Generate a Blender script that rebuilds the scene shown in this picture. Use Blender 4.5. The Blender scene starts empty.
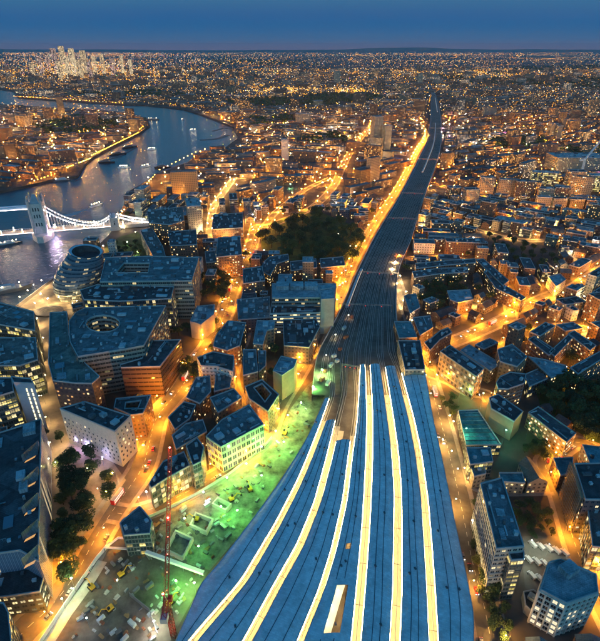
import bpy, bmesh, math, random
from mathutils import Vector, Matrix
from mathutils.geometry import tessellate_polygon
R = random.Random(7)
C = bpy.context.scene.collection
sc = bpy.context.scene
# ------------------------------------------------------------------ camera, sky, light, exposure
EXP = 4.6; ES = 2 ** -EXP   # dusk: a long exposure, every lamp's strength is given as it shows at that exposure
CH = 244.0; F = 500.0; PITCH = math.atan(272.5 / F); CP, SP = math.cos(PITCH), math.sin(PITCH)
cam = bpy.data.cameras.new('camera'); camo = bpy.data.objects.new('camera', cam); C.objects.link(camo)
camo.location = (0, 0, CH); camo.rotation_euler = (math.pi / 2 - PITCH, 0, 0)
cam.sensor_fit = 'HORIZONTAL'; cam.sensor_width = 36; cam.lens = 36 * F / 600; cam.clip_start = 1; cam.clip_end = 90000
sc.camera = camo
w = bpy.data.worlds.new('World'); sc.world = w; w.use_nodes = True
wn = w.node_tree; bg = wn.nodes['Background']
sky = wn.nodes.new('ShaderNodeTexSky'); sky.sky_type = 'NISHITA'; sky.sun_disc = False
sky.sun_elevation = math.radians(-1.5); sky.sun_rotation = math.pi; sky.altitude = 200; sky.ozone_density = 4
tint = wn.nodes.new('ShaderNodeMix'); tint.data_type = 'RGBA'; tint.blend_type = 'MULTIPLY'; tint.inputs[0].default_value = 1
tint.inputs[7].default_value = (.13, 1.05, .64, 1)
tc = wn.nodes.new('ShaderNodeTexCoord'); sep = wn.nodes.new('ShaderNodeSeparateXYZ'); rp = wn.nodes.new('ShaderNodeValToRGB')
e = rp.color_ramp.elements
e[0].position = 0.0; e[0].color = (1.1 * ES, 1.0 * ES, 1.8 * ES, 1)
e[1].position = .4; e[1].color = (0, 0, 0, 1)
for p_, c_ in ((.012, (.32, .9, 1.95)), (.03, (.08, .8, 2.05)), (.085, (.0, .62, 2.0)), (.16, (.0, .4, 1.0))):
    k_ = e.new(p_); k_.color = (*[c * ES for c in c_], 1)
add = wn.nodes.new('ShaderNodeMix'); add.data_type = 'RGBA'; add.blend_type = 'ADD'; add.inputs[0].default_value = 1
L_ = wn.links.new
L_(sky.outputs[0], tint.inputs[6]); L_(tc.outputs['Generated'], sep.inputs[0]); L_(sep.outputs[2], rp.inputs[0])
L_(tint.outputs[2], add.inputs[6]); L_(rp.outputs[0], add.inputs[7]); L_(add.outputs[2], bg.inputs[0])
bg.inputs[1].default_value = 0.15
sd = bpy.data.lights.new('sun', 'SUN'); sun = bpy.data.objects.new('sun', sd); C.objects.link(sun)
sd.energy = .12 * ES * 3; sd.angle = math.radians(20); sd.color = (.62, .75, 1); sun.rotation_euler = (math.radians(70), 0, 0)
sc.view_settings.view_transform = 'Standard'; sc.view_settings.look = 'None'; sc.view_settings.exposure = EXP; sc.view_settings.gamma = 1
sc.render.engine = 'CYCLES'
sc.cycles.use_light_tree = True; sc.cycles.max_bounces = 4; sc.cycles.diffuse_bounces = 2; sc.cycles.glossy_bounces = 2
sc.cycles.transparent_max_bounces = 4; sc.cycles.volume_bounces = 0; sc.cycles.sample_clamp_indirect = 3; sc.cycles.sample_clamp_direct = 0
sc.cycles.caustics_reflective = False; sc.cycles.caustics_refractive = False
sc.cycles.use_denoising = True; sc.cycles.blur_glossy = 1
SODIUM = (1, .345, .015); AMBER = (1, .48, .09); WARM = (1, .70, .36); WHITE = (1, .9, .74); COOL = (.75, .9, 1)

# ------------------------------------------------------------------ helpers
def P(px, py, z=0.0):
    """photo pixel -> point of the place at height z (the survey used to read distances off the photograph)"""
    k = (CH - z) / ((py - 48.0) * CP)
    return Vector(((px - 300) * k, (F * CP + (320.5 - py) * SP) * k, z))
def to_px(v):
    d = v[1] * CP + (CH - v[2]) * SP
    if d < 1: return (-9999, -9999)
    up = v[1] * SP - (CH - v[2]) * CP
    return (300 + v[0] * F / d, 320.5 - up * F / d)
def PP(pts, z=0.0): return [P(a, b, z) for a, b in pts]
def area(p): return .5 * sum(p[i][0] * p[(i + 1) % len(p)][1] - p[(i + 1) % len(p)][0] * p[i][1] for i in range(len(p)))
def ccw(p): return list(p) if area(p) > 0 else list(reversed(p))
def inside(x, y, poly):
    c = False; j = len(poly) - 1
    for i in range(len(poly)):
        a, b = poly[i], poly[j]
        if (a[1] > y) != (b[1] > y) and x < (b[0] - a[0]) * (y - a[1]) / (b[1] - a[1]) + a[0]: c = not c
        j = i
    return c
def smooth(pts, n=6):
    out = []
    for i in range(len(pts) - 1):
        p0, p1, p2, p3 = pts[max(i - 1, 0)], pts[i], pts[i + 1], pts[min(i + 2, len(pts) - 1)]
        for k in range(n):
            t = k / n
            out.append(.5 * ((2 * p1) + (p2 - p0) * t + (2 * p0 - 5 * p1 + 4 * p2 - p3) * t * t + (3 * p1 - p0 - 3 * p2 + p3) * t ** 3))
    out.append(pts[-1]); return out
def resample(pts, step):
    out = [pts[0].copy()]; need = step
    for i in range(len(pts) - 1):
        a, b = pts[i], pts[i + 1]; l = (b - a).length; pos = 0
        while l - pos >= need:
            pos += need; out.append(a.lerp(b, pos / l)); need = step
        need -= l - pos
    return out
def offset(pts, d):
    """polyline moved sideways by d in plan (positive is to the walker's right)"""
    out = []
    for i, p in enumerate(pts):
        t = pts[min(i + 1, len(pts) - 1)] - pts[max(i - 1, 0)]; t.z = 0; t.normalize()
        out.append(p + Vector((t.y, -t.x, 0)) * d)
    return out
class MB:
    def __init__(s): s.v = []; s.f = []; s.m = []; s.uv = []; s.hasuv = False
    def face(s, pts, m=0, uv=None):
        n = len(s.v); s.v.extend([tuple(p) for p in pts]); s.f.append(tuple(range(n, n + len(pts)))); s.m.append(m)
        s.uv.append(uv); s.hasuv |= uv is not None
    def box(s, c, size, a=0, m=0, mtop=None, bottom=False):
        ca, sa = math.cos(a), math.sin(a); hx, hy, hz = size[0] / 2, size[1] / 2, size[2] / 2
        q = [(c[0] + x * ca - y * sa, c[1] + x * sa + y * ca) for x, y in ((-hx, -hy), (hx, -hy), (hx, hy), (-hx, hy))]
        s.prism(q, c[2] - hz, c[2] + hz, m, mtop, bottom)
    def prism(s, q, z0, z1, m=0, mtop=None, bottom=False):
        q = ccw(q); n = len(q)
        for i in range(n):
            a, b = q[i], q[(i + 1) % n]
            s.face([(a[0], a[1], z0), (b[0], b[1], z0), (b[0], b[1], z1), (a[0], a[1], z1)], m)
        s.face([(a[0], a[1], z1) for a in q], m if mtop is None else mtop)
        if bottom: s.face([(a[0], a[1], z0) for a in reversed(q)], m)
    def bar(s, a, b, wd, m=0, n=4):
        a, b = Vector(a), Vector(b); d = b - a
        if d.length < 1e-6: return
        d.normalize(); u = d.cross(Vector((0, 0, 1)))
        if u.length < .01: u = Vector((1, 0, 0))
        u.normalize(); v = d.cross(u)
        w0, w1 = wd if isinstance(wd, tuple) else (wd, wd)
        ra = [a + (u * math.cos(2 * math.pi * (k + .5) / n) + v * math.sin(2 * math.pi * (k + .5) / n)) * w0 * .7 for k in range(n)]
        rb = [b + (u * math.cos(2 * math.pi * (k + .5) / n) + v * math.sin(2 * math.pi * (k + .5) / n)) * w1 * .7 for k in range(n)]
        for k in range(n): s.face([ra[k], ra[(k + 1) % n], rb[(k + 1) % n], rb[k]], m)
        s.face(ra[::-1], m); s.face(rb, m)
    def octa(s, c, r, m=0, fz=1.0):
        x, y, z = c; q = [(x + r, y, z), (x, y + r, z), (x - r, y, z), (x, y - r, z)]
        for k in range(4):
            s.face([q[k], q[(k + 1) % 4], (x, y, z + r * fz)], m); s.face([q[(k + 1) % 4], q[k], (x, y, z - r * fz)], m)
    def ribbon(s, L, Rr, m=0, dz=0.0, uvw=None):
        d = 0
        for i in range(len(L) - 1):
            l = (L[i + 1] - L[i]).length
            uv = [(0, d), (1, d), (1, d + l), (0, d + l)] if uvw else None
            s.face([L[i] + Vector((0, 0, dz)), Rr[i] + Vector((0, 0, dz)), Rr[i + 1] + Vector((0, 0, dz)), L[i + 1] + Vector((0, 0, dz))], m, uv); d += l
    def build(s, name, mats, parent=None, loc=None):
        me = bpy.data.meshes.new(name)
        o0 = Vector(loc) if loc is not None else Vector((0, 0, 0))
        me.from_pydata([tuple(Vector(v) - o0) for v in s.v] if loc is not None else s.v, [], s.f)
        mats = mats if isinstance(mats, (list, tuple)) else [mats]
        for mt in mats: me.materials.append(mt)
        me.polygons.foreach_set('material_index', s.m)
        if s.hasuv:
            uvl = me.uv_layers.new(name='UVMap'); flat = []
            for f, uv in zip(s.f, s.uv):
                for k in range(len(f)): flat.extend(uv[k] if uv else (0.0, 0.0))
            uvl.data.foreach_set('uv', flat)
        me.update()
        o = bpy.data.objects.new(name, me); C.objects.link(o)
        if parent is not None: o.parent = parent
        if loc is not None and parent is None: o.location = o0
        return o
def tag(o, label=None, cat=None, group=None, kind=None):
    if label: o['label'] = label
    if cat: o['category'] = cat
    if group: o['group'] = group
    if kind: o['kind'] = kind
    return o
def empty(name, loc, rz=0, label=None, cat=None, group=None):
    o = bpy.data.objects.new(name, None); C.objects.link(o); o.location = loc; o.rotation_euler = (0, 0, rz); o.empty_display_size = 2
    return tag(o, label, cat, group)
def copy_tree(o, parent=None):
    c = o.copy(); C.objects.link(c)
    if parent is not None: c.parent = parent
    for ch in KIDS.get(o, ()): copy_tree(ch, c)
    return c
KIDS = {}
def kids_of(root):
    KIDS[root] = [o for o in bpy.data.objects if o.parent == root]
    for k in KIDS[root]: kids_of(k)
ORD = ['first', 'second', 'third', 'fourth', 'fifth', 'sixth', 'seventh', 'eighth', 'ninth', 'tenth', 'eleventh', 'twelfth', 'thirteenth', 'fourteenth', 'fifteenth', 'sixteenth', 'seventeenth', 'eighteenth', 'nineteenth', 'twentieth']
def ordn(i):
    if i < 20: return ORD[i]
    t, u = divmod(i + 1, 10)
    tens = ['', '', 'twenty', 'thirty', 'forty', 'fifty', 'sixty', 'seventy', 'eighty', 'ninety']
    return (tens[t] + '-' + ORD[u - 1]) if u and t < 10 else (tens[t][:-1] + 'ieth' if t < 10 else '%dth' % (i + 1))

# ------------------------------------------------------------------ materials
MATS = {}
def pm(name, col, rough=.7, var=.15, scale=.2, metal=0, spec=.3, bump=0, em=None, es=0, var2=None):
    if name in MATS: return MATS[name]
    m = bpy.data.materials.new(name); m.use_nodes = True; nt = m.node_tree; b = nt.nodes['Principled BSDF']
    b.inputs['Roughness'].default_value = rough; b.inputs['Metallic'].default_value = metal; b.inputs['Specular IOR Level'].default_value = spec
    if var:
        n = nt.nodes.new('ShaderNodeTexNoise'); n.inputs['Scale'].default_value = scale; n.inputs['Detail'].default_value = 5; n.inputs['Roughness'].default_value = .65
        t = nt.nodes.new('ShaderNodeTexCoord'); nt.links.new(t.outputs['Object'], n.inputs['Vector'])
        r = nt.nodes.new('ShaderNodeValToRGB'); r.color_ramp.elements[0].position = .3; r.color_ramp.elements[1].position = .7
        c1 = var2 if var2 else tuple(c * (1 + var) for c in col)
        r.color_ramp.elements[0].color = (*[c * (1 - var) for c in col], 1); r.color_ramp.elements[1].color = (*c1, 1)
        nt.links.new(n.outputs[0], r.inputs[0]); nt.links.new(r.outputs[0], b.inputs['Base Color'])
        if bump:
            bp = nt.nodes.new('ShaderNodeBump'); bp.inputs['Strength'].default_value = bump; nt.links.new(n.outputs[0], bp.inputs['Height']); nt.links.new(bp.outputs[0], b.inputs['Normal'])
    else: b.inputs['Base Color'].default_value = (*col, 1)
    if em: b.inputs['Emission Color'].default_value = (*em, 1); b.inputs['Emission Strength'].default_value = es * ES
    MATS[name] = m; return m
def emit(name, col, s, sampled=True):
    if name in MATS: return MATS[name]
    m = bpy.data.materials.new(name); m.use_nodes = True; nt = m.node_tree; nt.nodes.clear()
    e_ = nt.nodes.new('ShaderNodeEmission'); e_.inputs[0].default_value = (*col, 1); e_.inputs[1].default_value = s * ES
    o = nt.nodes.new('ShaderNodeOutputMaterial'); nt.links.new(e_.outputs[0], o.inputs[0])
    m.cycles.emission_sampling = 'FRONT_BACK' if sampled else 'NONE'
    MATS[name] = m; return m
def facade(name, wall, lit=.3, glow=(1, .62, .25), es=2.0, mx=.2, my=.25, glass=(.02, .03, .045), wvar=.2, band=False, rough=.7, glow2=(1, .78, .4), cluster=False):
    """wall with rows of windows (one UV unit = one window bay), some with the room lights on"""
    if name in MATS: return MATS[name]
    m = bpy.data.materials.new(name); m.use_nodes = True; nt = m.node_tree; N = nt.nodes.new; K = nt.links.new; b = nt.nodes['Principled BSDF']
    uv = N('ShaderNodeUVMap'); sp = N('ShaderNodeSeparateXYZ'); K(uv.outputs[0], sp.inputs[0])
    def math_(op, a, v=None, v2=None):
        n = N('ShaderNodeMath'); n.operation = op
        if isinstance(a, float): n.inputs[0].default_value = a
        else: K(a, n.inputs[0])
        if v is not None:
            if isinstance(v, (float, int)): n.inputs[1].default_value = v
            else: K(v, n.inputs[1])
        if v2 is not None: n.inputs[2].default_value = v2
        return n.outputs[0]
    fx, fy = math_('FRACT', sp.outputs[0]), math_('FRACT', sp.outputs[1])
    gx = math_('FLOOR', sp.outputs[0]); gy = math_('FLOOR', sp.outputs[1])
    dx = math_('ABSOLUTE', math_('SUBTRACT', fx, .5)); dy = math_('ABSOLUTE', math_('SUBTRACT', fy, .52))
    wx = math_('LESS_THAN', dx, .5 - mx); wy = math_('LESS_THAN', dy, .5 - my)
    mask = wy if band else math_('MULTIPLY', wx, wy)
    mul = math_('LESS_THAN', math_('ABSOLUTE', math_('SUBTRACT', dx, .0)), .03)   # mullion
    mask = math_('MULTIPLY', mask, math_('SUBTRACT', 1.0, mul))
    cb = N('ShaderNodeCombineXYZ'); K(gx, cb.inputs[0]); K(gy, cb.inputs[1])
    wnz = N('ShaderNodeTexWhiteNoise'); wnz.noise_dimensions = '2D'; K(cb.outputs[0], wnz.inputs['Vector'])
    on = math_('LESS_THAN', wnz.outputs[0], lit)
    if cluster:                                                    # some quarters of the town are livelier than others
        oc = N('ShaderNodeTexCoord'); cn = N('ShaderNodeTexNoise'); cn.inputs['Scale'].default_value = .0045; cn.inputs['Detail'].default_value = 3; K(oc.outputs['Object'], cn.inputs['Vector'])
        th = math_('MULTIPLY', math_('MAXIMUM', math_('SUBTRACT', cn.outputs[0], .42), .02), lit * 9.0); on = math_('LESS_THAN', wnz.outputs[0], th)
    sc_ = N('ShaderNodeSeparateColor'); K(wnz.outputs['Color'], sc_.inputs[0])
    blind = math_('MULTIPLY_ADD', math_('GREATER_THAN', fy, math_('ADD', math_('MULTIPLY', sc_.outputs[2], .8), .3)), -.6, 1.0)
    ni = N('ShaderNodeTexNoise'); ni.inputs['Scale'].default_value = 5; ni.inputs['Detail'].default_value = 2; K(uv.outputs[0], ni.inputs['Vector'])
    room = math_('ADD', math_('MULTIPLY', ni.outputs[0], 1.6), -.1)
    st = math_('MULTIPLY', math_('MULTIPLY', math_('MULTIPLY', on, mask), math_('MULTIPLY', blind, room)), math_('ADD', math_('MULTIPLY', sc_.outputs[1], 1.5 * es * ES), .12 * es * ES))
    mixc = N('ShaderNodeMix'); mixc.data_type = 'RGBA'; K(sc_.outputs[2], mixc.inputs[0]); mixc.inputs[6].default_value = (*glow, 1); mixc.inputs[7].default_value = (*glow2, 1)
    nz = N('ShaderNodeTexNoise'); nz.inputs['Scale'].default_value = .6; nz.inputs['Detail'].default_value = 4
    to = N('ShaderNodeTexCoord'); K(to.outputs['Object'], nz.inputs['Vector'])
    wm = N('ShaderNodeMix'); wm.data_type = 'RGBA'; K(nz.outputs[0], wm.inputs[0])
    wm.inputs[6].default_value = (*[c * (1 - wvar) for c in wall], 1); wm.inputs[7].default_value = (*[c * (1 + wvar) for c in wall], 1)
    bm_ = N('ShaderNodeMix'); bm_.data_type = 'RGBA'; K(mask, bm_.inputs[0]); K(wm.outputs[2], bm_.inputs[6]); bm_.inputs[7].default_value = (*glass, 1)
    K(bm_.outputs[2], b.inputs['Base Color'])
    rg = math_('SUBTRACT', float(rough), math_('MULTIPLY', mask, rough - .12)); K(rg, b.inputs['Roughness'])
    b.inputs['Specular IOR Level'].default_value = .4
    K(mixc.outputs[2], b.inputs['Emission Color']); K(st, b.inputs['Emission Strength'])
    m.cycles.emission_sampling = 'NONE'
    MATS[name] = m; return m
F_BRICK = facade('facade_brown_brick', (.13, .075, .05), .14, (1, .48, .1), 2.4, .3, .3)
F_BRICKL = facade('facade_lit_brick', (.16, .095, .06), .32, (1, .52, .12), 2.8, .29, .29)
F_STOCK = facade('facade_stock_brick', (.2, .155, .1), .18, (1, .6, .16), 2.4, .3, .28)
F_CREAM = facade('facade_cream', (.27, .23, .17), .18, (1, .64, .2), 2.2, .28, .27)
F_WHITE = facade('facade_white', (.5, .49, .45), .16, (1, .74, .3), 2.0, .28, .3)
F_GLASS = facade('facade_glass', (.12, .15, .16), .22, (1, .74, .16), 1.6, .05, .14, (.02, .04, .05), rough=.35)
F_GLASSL = facade('facade_lit_glass', (.16, .17, .15), .55, (1, .76, .14), 1.5, .06, .16, (.03, .05, .05), rough=.35)
F_BAND = facade('facade_banded_office', (.16, .19, .2), .2, (1, .72, .25), 1.1, .04, .27, (.015, .025, .03), band=True)
F_COPPER = facade('facade_copper', (.10, .052, .035), .06, (1, .5, .15), 2.0, .04, .34, (.03, .02, .02), band=True)
F_DARK = facade('facade_dark', (.08, .07, .08), .12, (1, .6, .3), 2.0, .25, .3)
F_STRIPE = facade('facade_striped_glass', (.30, .30, .25), .16, (1, .8, .3), .8, .0, .26, (.03, .04, .045), band=True)
F_HOTEL = facade('facade_pale_hotel', (.52, .49, .41), .0, WARM, 1, .5, .5)
F_PLAIN = pm('plain_render', (.33, .31, .27), .8)
F_TANPL = pm('tan_brick_plain', (.27, .21, .14), .85)
FM = dict(brick=F_BRICK, litbrick=F_BRICKL, stock=F_STOCK, cream=F_CREAM, white=F_WHITE, glass=F_GLASS, litglass=F_GLASSL, band=F_BAND, copper=F_COPPER, dark=F_DARK, stripe=F_STRIPE, hotel=F_HOTEL, plain=F_PLAIN, tan=F_TANPL)
def roofmat(name, tones, rough=.6, cellm=7.0, seam=.35, metal=0):
    """flat roof: felt laid in irregular rectangular patches, with seams, puddle stains and dirt"""
    m = bpy.data.materials.new(name); m.use_nodes = True; nt = m.node_tree; N = nt.nodes.new; K = nt.links.new; b = nt.nodes['Principled BSDF']
    t = N('ShaderNodeTexCoord'); mp = N('ShaderNodeMapping'); mp.inputs['Rotation'].default_value = (0, 0, .4); K(t.outputs['Object'], mp.inputs[0])
    v = N('ShaderNodeTexVoronoi'); v.distance = 'CHEBYCHEV'; v.inputs['Scale'].default_value = 1 / cellm; K(mp.outputs[0], v.inputs['Vector'])
    sc_ = N('ShaderNodeSeparateColor'); K(v.outputs['Color'], sc_.inputs[0])
    r_ = N('ShaderNodeValToRGB'); r_.color_ramp.interpolation = 'CONSTANT'; el = r_.color_ramp.elements
    el[0].position = 0; el[0].color = (*tones[0], 1); el[1].position = .45; el[1].color = (*tones[1], 1); k = el.new(.8); k.color = (*tones[2], 1); K(sc_.outputs[0], r_.inputs[0])
    br = N('ShaderNodeTexBrick'); br.inputs['Scale'].default_value = .25; br.inputs['Mortar Size'].default_value = .03; br.inputs['Color1'].default_value = (1, 1, 1, 1); br.inputs['Color2'].default_value = (.82, .82, .82, 1); br.inputs['Mortar'].default_value = (1 - seam,) * 3 + (1,)
    K(mp.outputs[0], br.inputs['Vector'])
    mx = N('ShaderNodeMix'); mx.data_type = 'RGBA'; mx.blend_type = 'MULTIPLY'; mx.inputs[0].default_value = 1; K(r_.outputs[0], mx.inputs[6]); K(br.outputs[0], mx.inputs[7])
    n = N('ShaderNodeTexNoise'); n.inputs['Scale'].default_value = .16; n.inputs['Detail'].default_value = 7; n.inputs['Roughness'].default_value = .7; K(t.outputs['Object'], n.inputs['Vector'])
    r2 = N('ShaderNodeValToRGB'); r2.color_ramp.elements[0].position = .35; r2.color_ramp.elements[0].color = (.45, .45, .45, 1) if seam > .2 else (.8, .8, .8, 1); r2.color_ramp.elements[1].position = .62; r2.color_ramp.elements[1].color = (1.15, 1.15, 1.15, 1); K(n.outputs[0], r2.inputs[0])
    m2 = N('ShaderNodeMix'); m2.data_type = 'RGBA'; m2.blend_type = 'MULTIPLY'; m2.inputs[0].default_value = 1; K(mx.outputs[2], m2.inputs[6]); K(r2.outputs[0], m2.inputs[7])
    K(m2.outputs[2], b.inputs['Base Color']); mr = N('ShaderNodeMapRange'); mr.inputs[3].default_value = rough + .2; mr.inputs[4].default_value = rough - .2; K(n.outputs[0], mr.inputs[0]); K(mr.outputs[0], b.inputs['Roughness']); b.inputs['Metallic'].default_value = metal
    MATS[name] = m; return m
R_BLUE = roofmat('roof_grey_membrane', ((.11, .145, .155), (.135, .17, .18), (.19, .235, .25)), .6, 11)
R_PALE = roofmat('roof_pale_metal', ((.34, .40, .43), (.28, .34, .37), (.42, .47, .49)), .45, 12)
R_DARK = roofmat('roof_dark_felt', ((.035, .042, .05), (.05, .057, .062), (.075, .09, .10)), .7, 10)
R_SLATE = roofmat('roof_slate', ((.065, .075, .085), (.08, .085, .09), (.11, .11, .115)), .65, 5, .5)
R_BROWN = roofmat('roof_brown_tile', ((.10, .06, .045), (.13, .085, .06), (.08, .06, .05)), .8, 6, .5)
R_TEAL = roofmat('roof_teal_metal', ((.07, .20, .22), (.10, .26, .27), (.16, .32, .33)), .45)
R_GREEN = roofmat('roof_green_grey_sheet', ((.10, .14, .12), (.13, .17, .145), (.20, .24, .2)), .6, 9)
R_TAUPE = roofmat('roof_taupe_asphalt', ((.13, .12, .11), (.16, .15, .135), (.22, .21, .19)), .75, 12)
RM = dict(blue=R_BLUE, pale=R_PALE, dark=R_DARK, slate=R_SLATE, brown=R_BROWN, teal=R_TEAL)
M_PAR = pm('parapet_stone', (.33, .34, .34), .7)
M_UNIT = pm('plant_unit_metal', (.38, .43, .46), .5, .2, .5)
M_UNITD = pm('plant_unit_dark', (.09, .10, .11), .6, .2, .5)
M_SKYL = pm('skylight_glass', (.10, .16, .2), .15, 0, spec=.6)
M_ASPH = pm('asphalt', (.10, .094, .085), .75, .35, .12)
M_PAVE = pm('pavement_slabs', (.22, .2, .18), .8, .25, .25)
M_TANPAVE = pm('tan_paving', (.24, .19, .13), .75, .3, .15)
M_PAINT = pm('road_paint', (.7, .68, .6), .7, .1)
M_GROUND = pm('city_ground', (.075, .07, .062), .9, .5, .03, var2=(.12, .1, .085))
M_CONC = pm('pale_concrete', (.40, .41, .37), .85, .35, .08)
M_MUD = pm('site_mud', (.12, .11, .09), .9, .5, .12)
M_METAL = pm('grey_metal', (.25, .26, .27), .45, .1, metal=.6)
M_BLACK = pm('black_metal', (.02, .02, .022), .5, 0)
M_RED = pm('red_steel', (.30, .03, .02), .5, .15, .5)
M_RUST = pm('rusty_steel', (.23, .09, .05), .7, .3)
M_STONE = pm('bridge_stone', (.50, .46, .42), .8, .2, .3)
M_WHITEP = pm('white_paint', (.75, .76, .74), .4, .08)
M_BARK = pm('bark', (.06, .045, .03), .9, .3, 1)
M_LEAF = [pm('leaves_dark', (.045, .08, .028), .75, .6, .35), pm('leaves_olive', (.085, .10, .03), .75, .6, .35), pm('leaves_deep', (.03, .06, .026), .8, .6, .35)]
M_GRASS = pm('grass', (.04, .075, .02), .9, .5, .1)
M_BALLAST = pm('ballast', (.135, .115, .098), .95, .55, .05, spec=.1)
M_RAIL = pm('rail_steel', (.5, .48, .45), .4, .2, .1, metal=.3)
M_SLEEP = pm('sleeper_concrete', (.12, .105, .09), .9, .3)
M_CANOPY = roofmat('canopy_blue_grey_metal', ((.68, .73, .74), (.71, .76, .77), (.74, .79, .8)), .5, 16, .16)
M_GUTTER = pm('gutter_dark', (.09, .11, .14), .6, 0)
M_PLAT = pm('platform_floor', (.45, .38, .29), .7, .2, .2)

# ------------------------------------------------------------------ ground, river, hills
RIV = [(-110, 370), (17, 305), (52, 279), (80, 262), (108, 236), (118, 222), (128, 192), (157, 174), (187, 163), (200, 151), (222, 150), (238, 138), (234, 127), (214, 119), (200, 114), (183, 109), (147, 105), (123, 104.5), (67, 101), (18, 97.5), (13, 91), (-10, 88), (-90, 84), (-90, 101), (0, 104.5), (50, 107.5), (100, 110), (133, 113.5), (147, 118.5), (150, 125), (140, 133), (123, 141), (93, 157), (84, 165), (77, 176), (50, 180), (33, 184), (0, 191), (-110, 200)]
river = ccw([v.xy for v in PP(RIV)])
outer = [(-60000, -3000), (60000, -3000), (60000, 70000), (-60000, 70000)]
def sheet_with_holes(name, outer, holes, z, mat):
    loops = [[Vector((a[0], a[1], 0)) for a in outer]] + [[Vector((a[0], a[1], 0)) for a in reversed(h)] for h in holes]
    tris = tessellate_polygon(loops); flat = [v for l in loops for v in l]
    mb = MB()
    for t in tris:
        q = [flat[i] for i in t]
        if area(q) < 0: q.reverse()
        mb.face([(a.x, a.y, z) for a in q])
    return mb
mb = sheet_with_holes('ground', outer, [river], 0, M_GROUND)
for i in range(len(river)):
    a, b = river[i], river[(i + 1) % len(river)]
    mb.face([(a[0], a[1], 0), (b[0], b[1], 0), (b[0], b[1], -9), (a[0], a[1], -9)])
tag(mb.build('ground', M_GROUND), kind='structure')
mw = bpy.data.materials.new('river_water'); mw.use_nodes = True; nt = mw.node_tree; b = nt.nodes['Principled BSDF']
b.inputs['Base Color'].default_value = (.05, .085, .11, 1); b.inputs['Roughness'].default_value = .12; b.inputs['IOR'].default_value = 1.33
b.inputs['Specular IOR Level'].default_value = .9
n1 = nt.nodes.new('ShaderNodeTexNoise'); n1.inputs['Scale'].default_value = .11; n1.inputs['Detail'].default_value = 6; n1.inputs['Roughness'].default_value = .7
t1 = nt.nodes.new('ShaderNodeTexCoord'); mp = nt.nodes.new('ShaderNodeMapping'); mp.inputs['Scale'].default_value = (1, 1.8, 1)
nt.links.new(t1.outputs['Object'], mp.inputs[0]); nt.links.new(mp.outputs[0], n1.inputs['Vector'])
bp = nt.nodes.new('ShaderNodeBump'); bp.inputs['Strength'].default_value = .55; bp.inputs['Distance'].default_value = 1.6
nt.links.new(n1.outputs[0], bp.inputs['Height']); nt.links.new(bp.outputs[0], b.inputs['Normal'])
mb = MB(); xs = [v[0] for v in river]; ys = [v[1] for v in river]
mb.face([(min(xs) - 50, min(ys) - 50, -5), (max(xs) + 50, min(ys) - 50, -5), (max(xs) + 50, max(ys) + 50, -5), (min(xs) - 50, max(ys) + 50, -5)])
tag(mb.build('river_water', mw), kind='structure')
mb = MB()
for row, (Y, hh, sd_) in enumerate(((34000, 190, 4.1), (44000, 260, 2.2))):
    n = 120; top = []
    for i in range(n + 1):
        x = -Y * 1.1 + 2.2 * Y * i / n; u = i * .17 + sd_
        h_ = hh * (.55 + .25 * math.sin(u) + .15 * math.sin(2.7 * u + 1) + .05 * math.sin(7.1 * u)) * (.75 + .35 * (x > 0) * min(1, abs(x) / 4000))
        top.append((x, Y, h_))
    for i in range(n):
        a, b_ = top[i], top[i + 1]
        mb.face([(a[0], Y - 2500, -1), (b_[0], Y - 2500, -1), b_, a]); mb.face([a, b_, (b_[0], Y + 2500, -1), (a[0], Y + 2500, -1)])
tag(mb.build('hills', pm('far_hills', (.05, .055, .05), .9, .4, .002)), kind='structure')

# ------------------------------------------------------------------ exclusion store
EXC = []
def exclude(poly, grow=0):
    p = [(a[0], a[1]) for a in poly]
    if grow:
        cx = sum(a[0] for a in p) / len(p); cy = sum(a[1] for a in p) / len(p)
        p = [(a[0] + (a[0] - cx) / max(1, math.hypot(a[0] - cx, a[1] - cy)) * grow, a[1] + (a[1] - cy) / max(1, math.hypot(a[0] - cx, a[1] - cy)) * grow) for a in p]
    EXC.append((min(a[0] for a in p), min(a[1] for a in p), max(a[0] for a in p), max(a[1] for a in p), p))
def free(pts, extra=()):
    for x, y in pts:
        for x0, y0, x1, y1, p in EXC:
            if x0 <= x <= x1 and y0 <= y <= y1 and inside(x, y, p): return False
    if len(pts) >= 4:                                              # nothing reserved may poke into the block either
        q = pts[:4]; qx0 = min(a[0] for a in q); qx1 = max(a[0] for a in q); qy0 = min(a[1] for a in q); qy1 = max(a[1] for a in q)
        for x0, y0, x1, y1, p in EXC:
            if x1 < qx0 or x0 > qx1 or y1 < qy0 or y0 > qy1: continue
            for a in p:
                if qx0 <= a[0] <= qx1 and qy0 <= a[1] <= qy1 and inside(a[0], a[1], q): return False
    return True
exclude(river)

# ------------------------------------------------------------------ railway viaduct and tracks
VL = [(312, 395), (317, 357), (330, 330), (341, 309), (356, 274), (373, 240), (388, 215), (400, 195), (418, 160), (427, 140), (430, 120), (431, 103), (431, 92), (428, 84)]
VR = [(412, 395), (404, 362), (399, 335), (396, 307), (399, 270), (411, 240), (418.5, 215), (424, 198), (437.5, 160), (441.5, 140), (441, 120), (438, 103), (434.5, 92), (430, 84)]
VZ = 7.0
vl = smooth(PP(VL, VZ), 5); vr = smooth(PP(VR, VZ), 5)
mb = MB(); mb.ribbon(vl, vr, 0)
for side in (vl, vr):
    for i in range(len(side) - 1):
        a, b_ = side[i], side[i + 1]
        mb.face([a, b_, (b_.x, b_.y, 0), (a.x, a.y, 0)], 1)
viad = mb.build('railway_viaduct', [M_BALLAST, F_BRICK]); tag(viad, 'long raised viaduct of dark ballast carrying the whole fan of rail tracks', 'viaduct')
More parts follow.
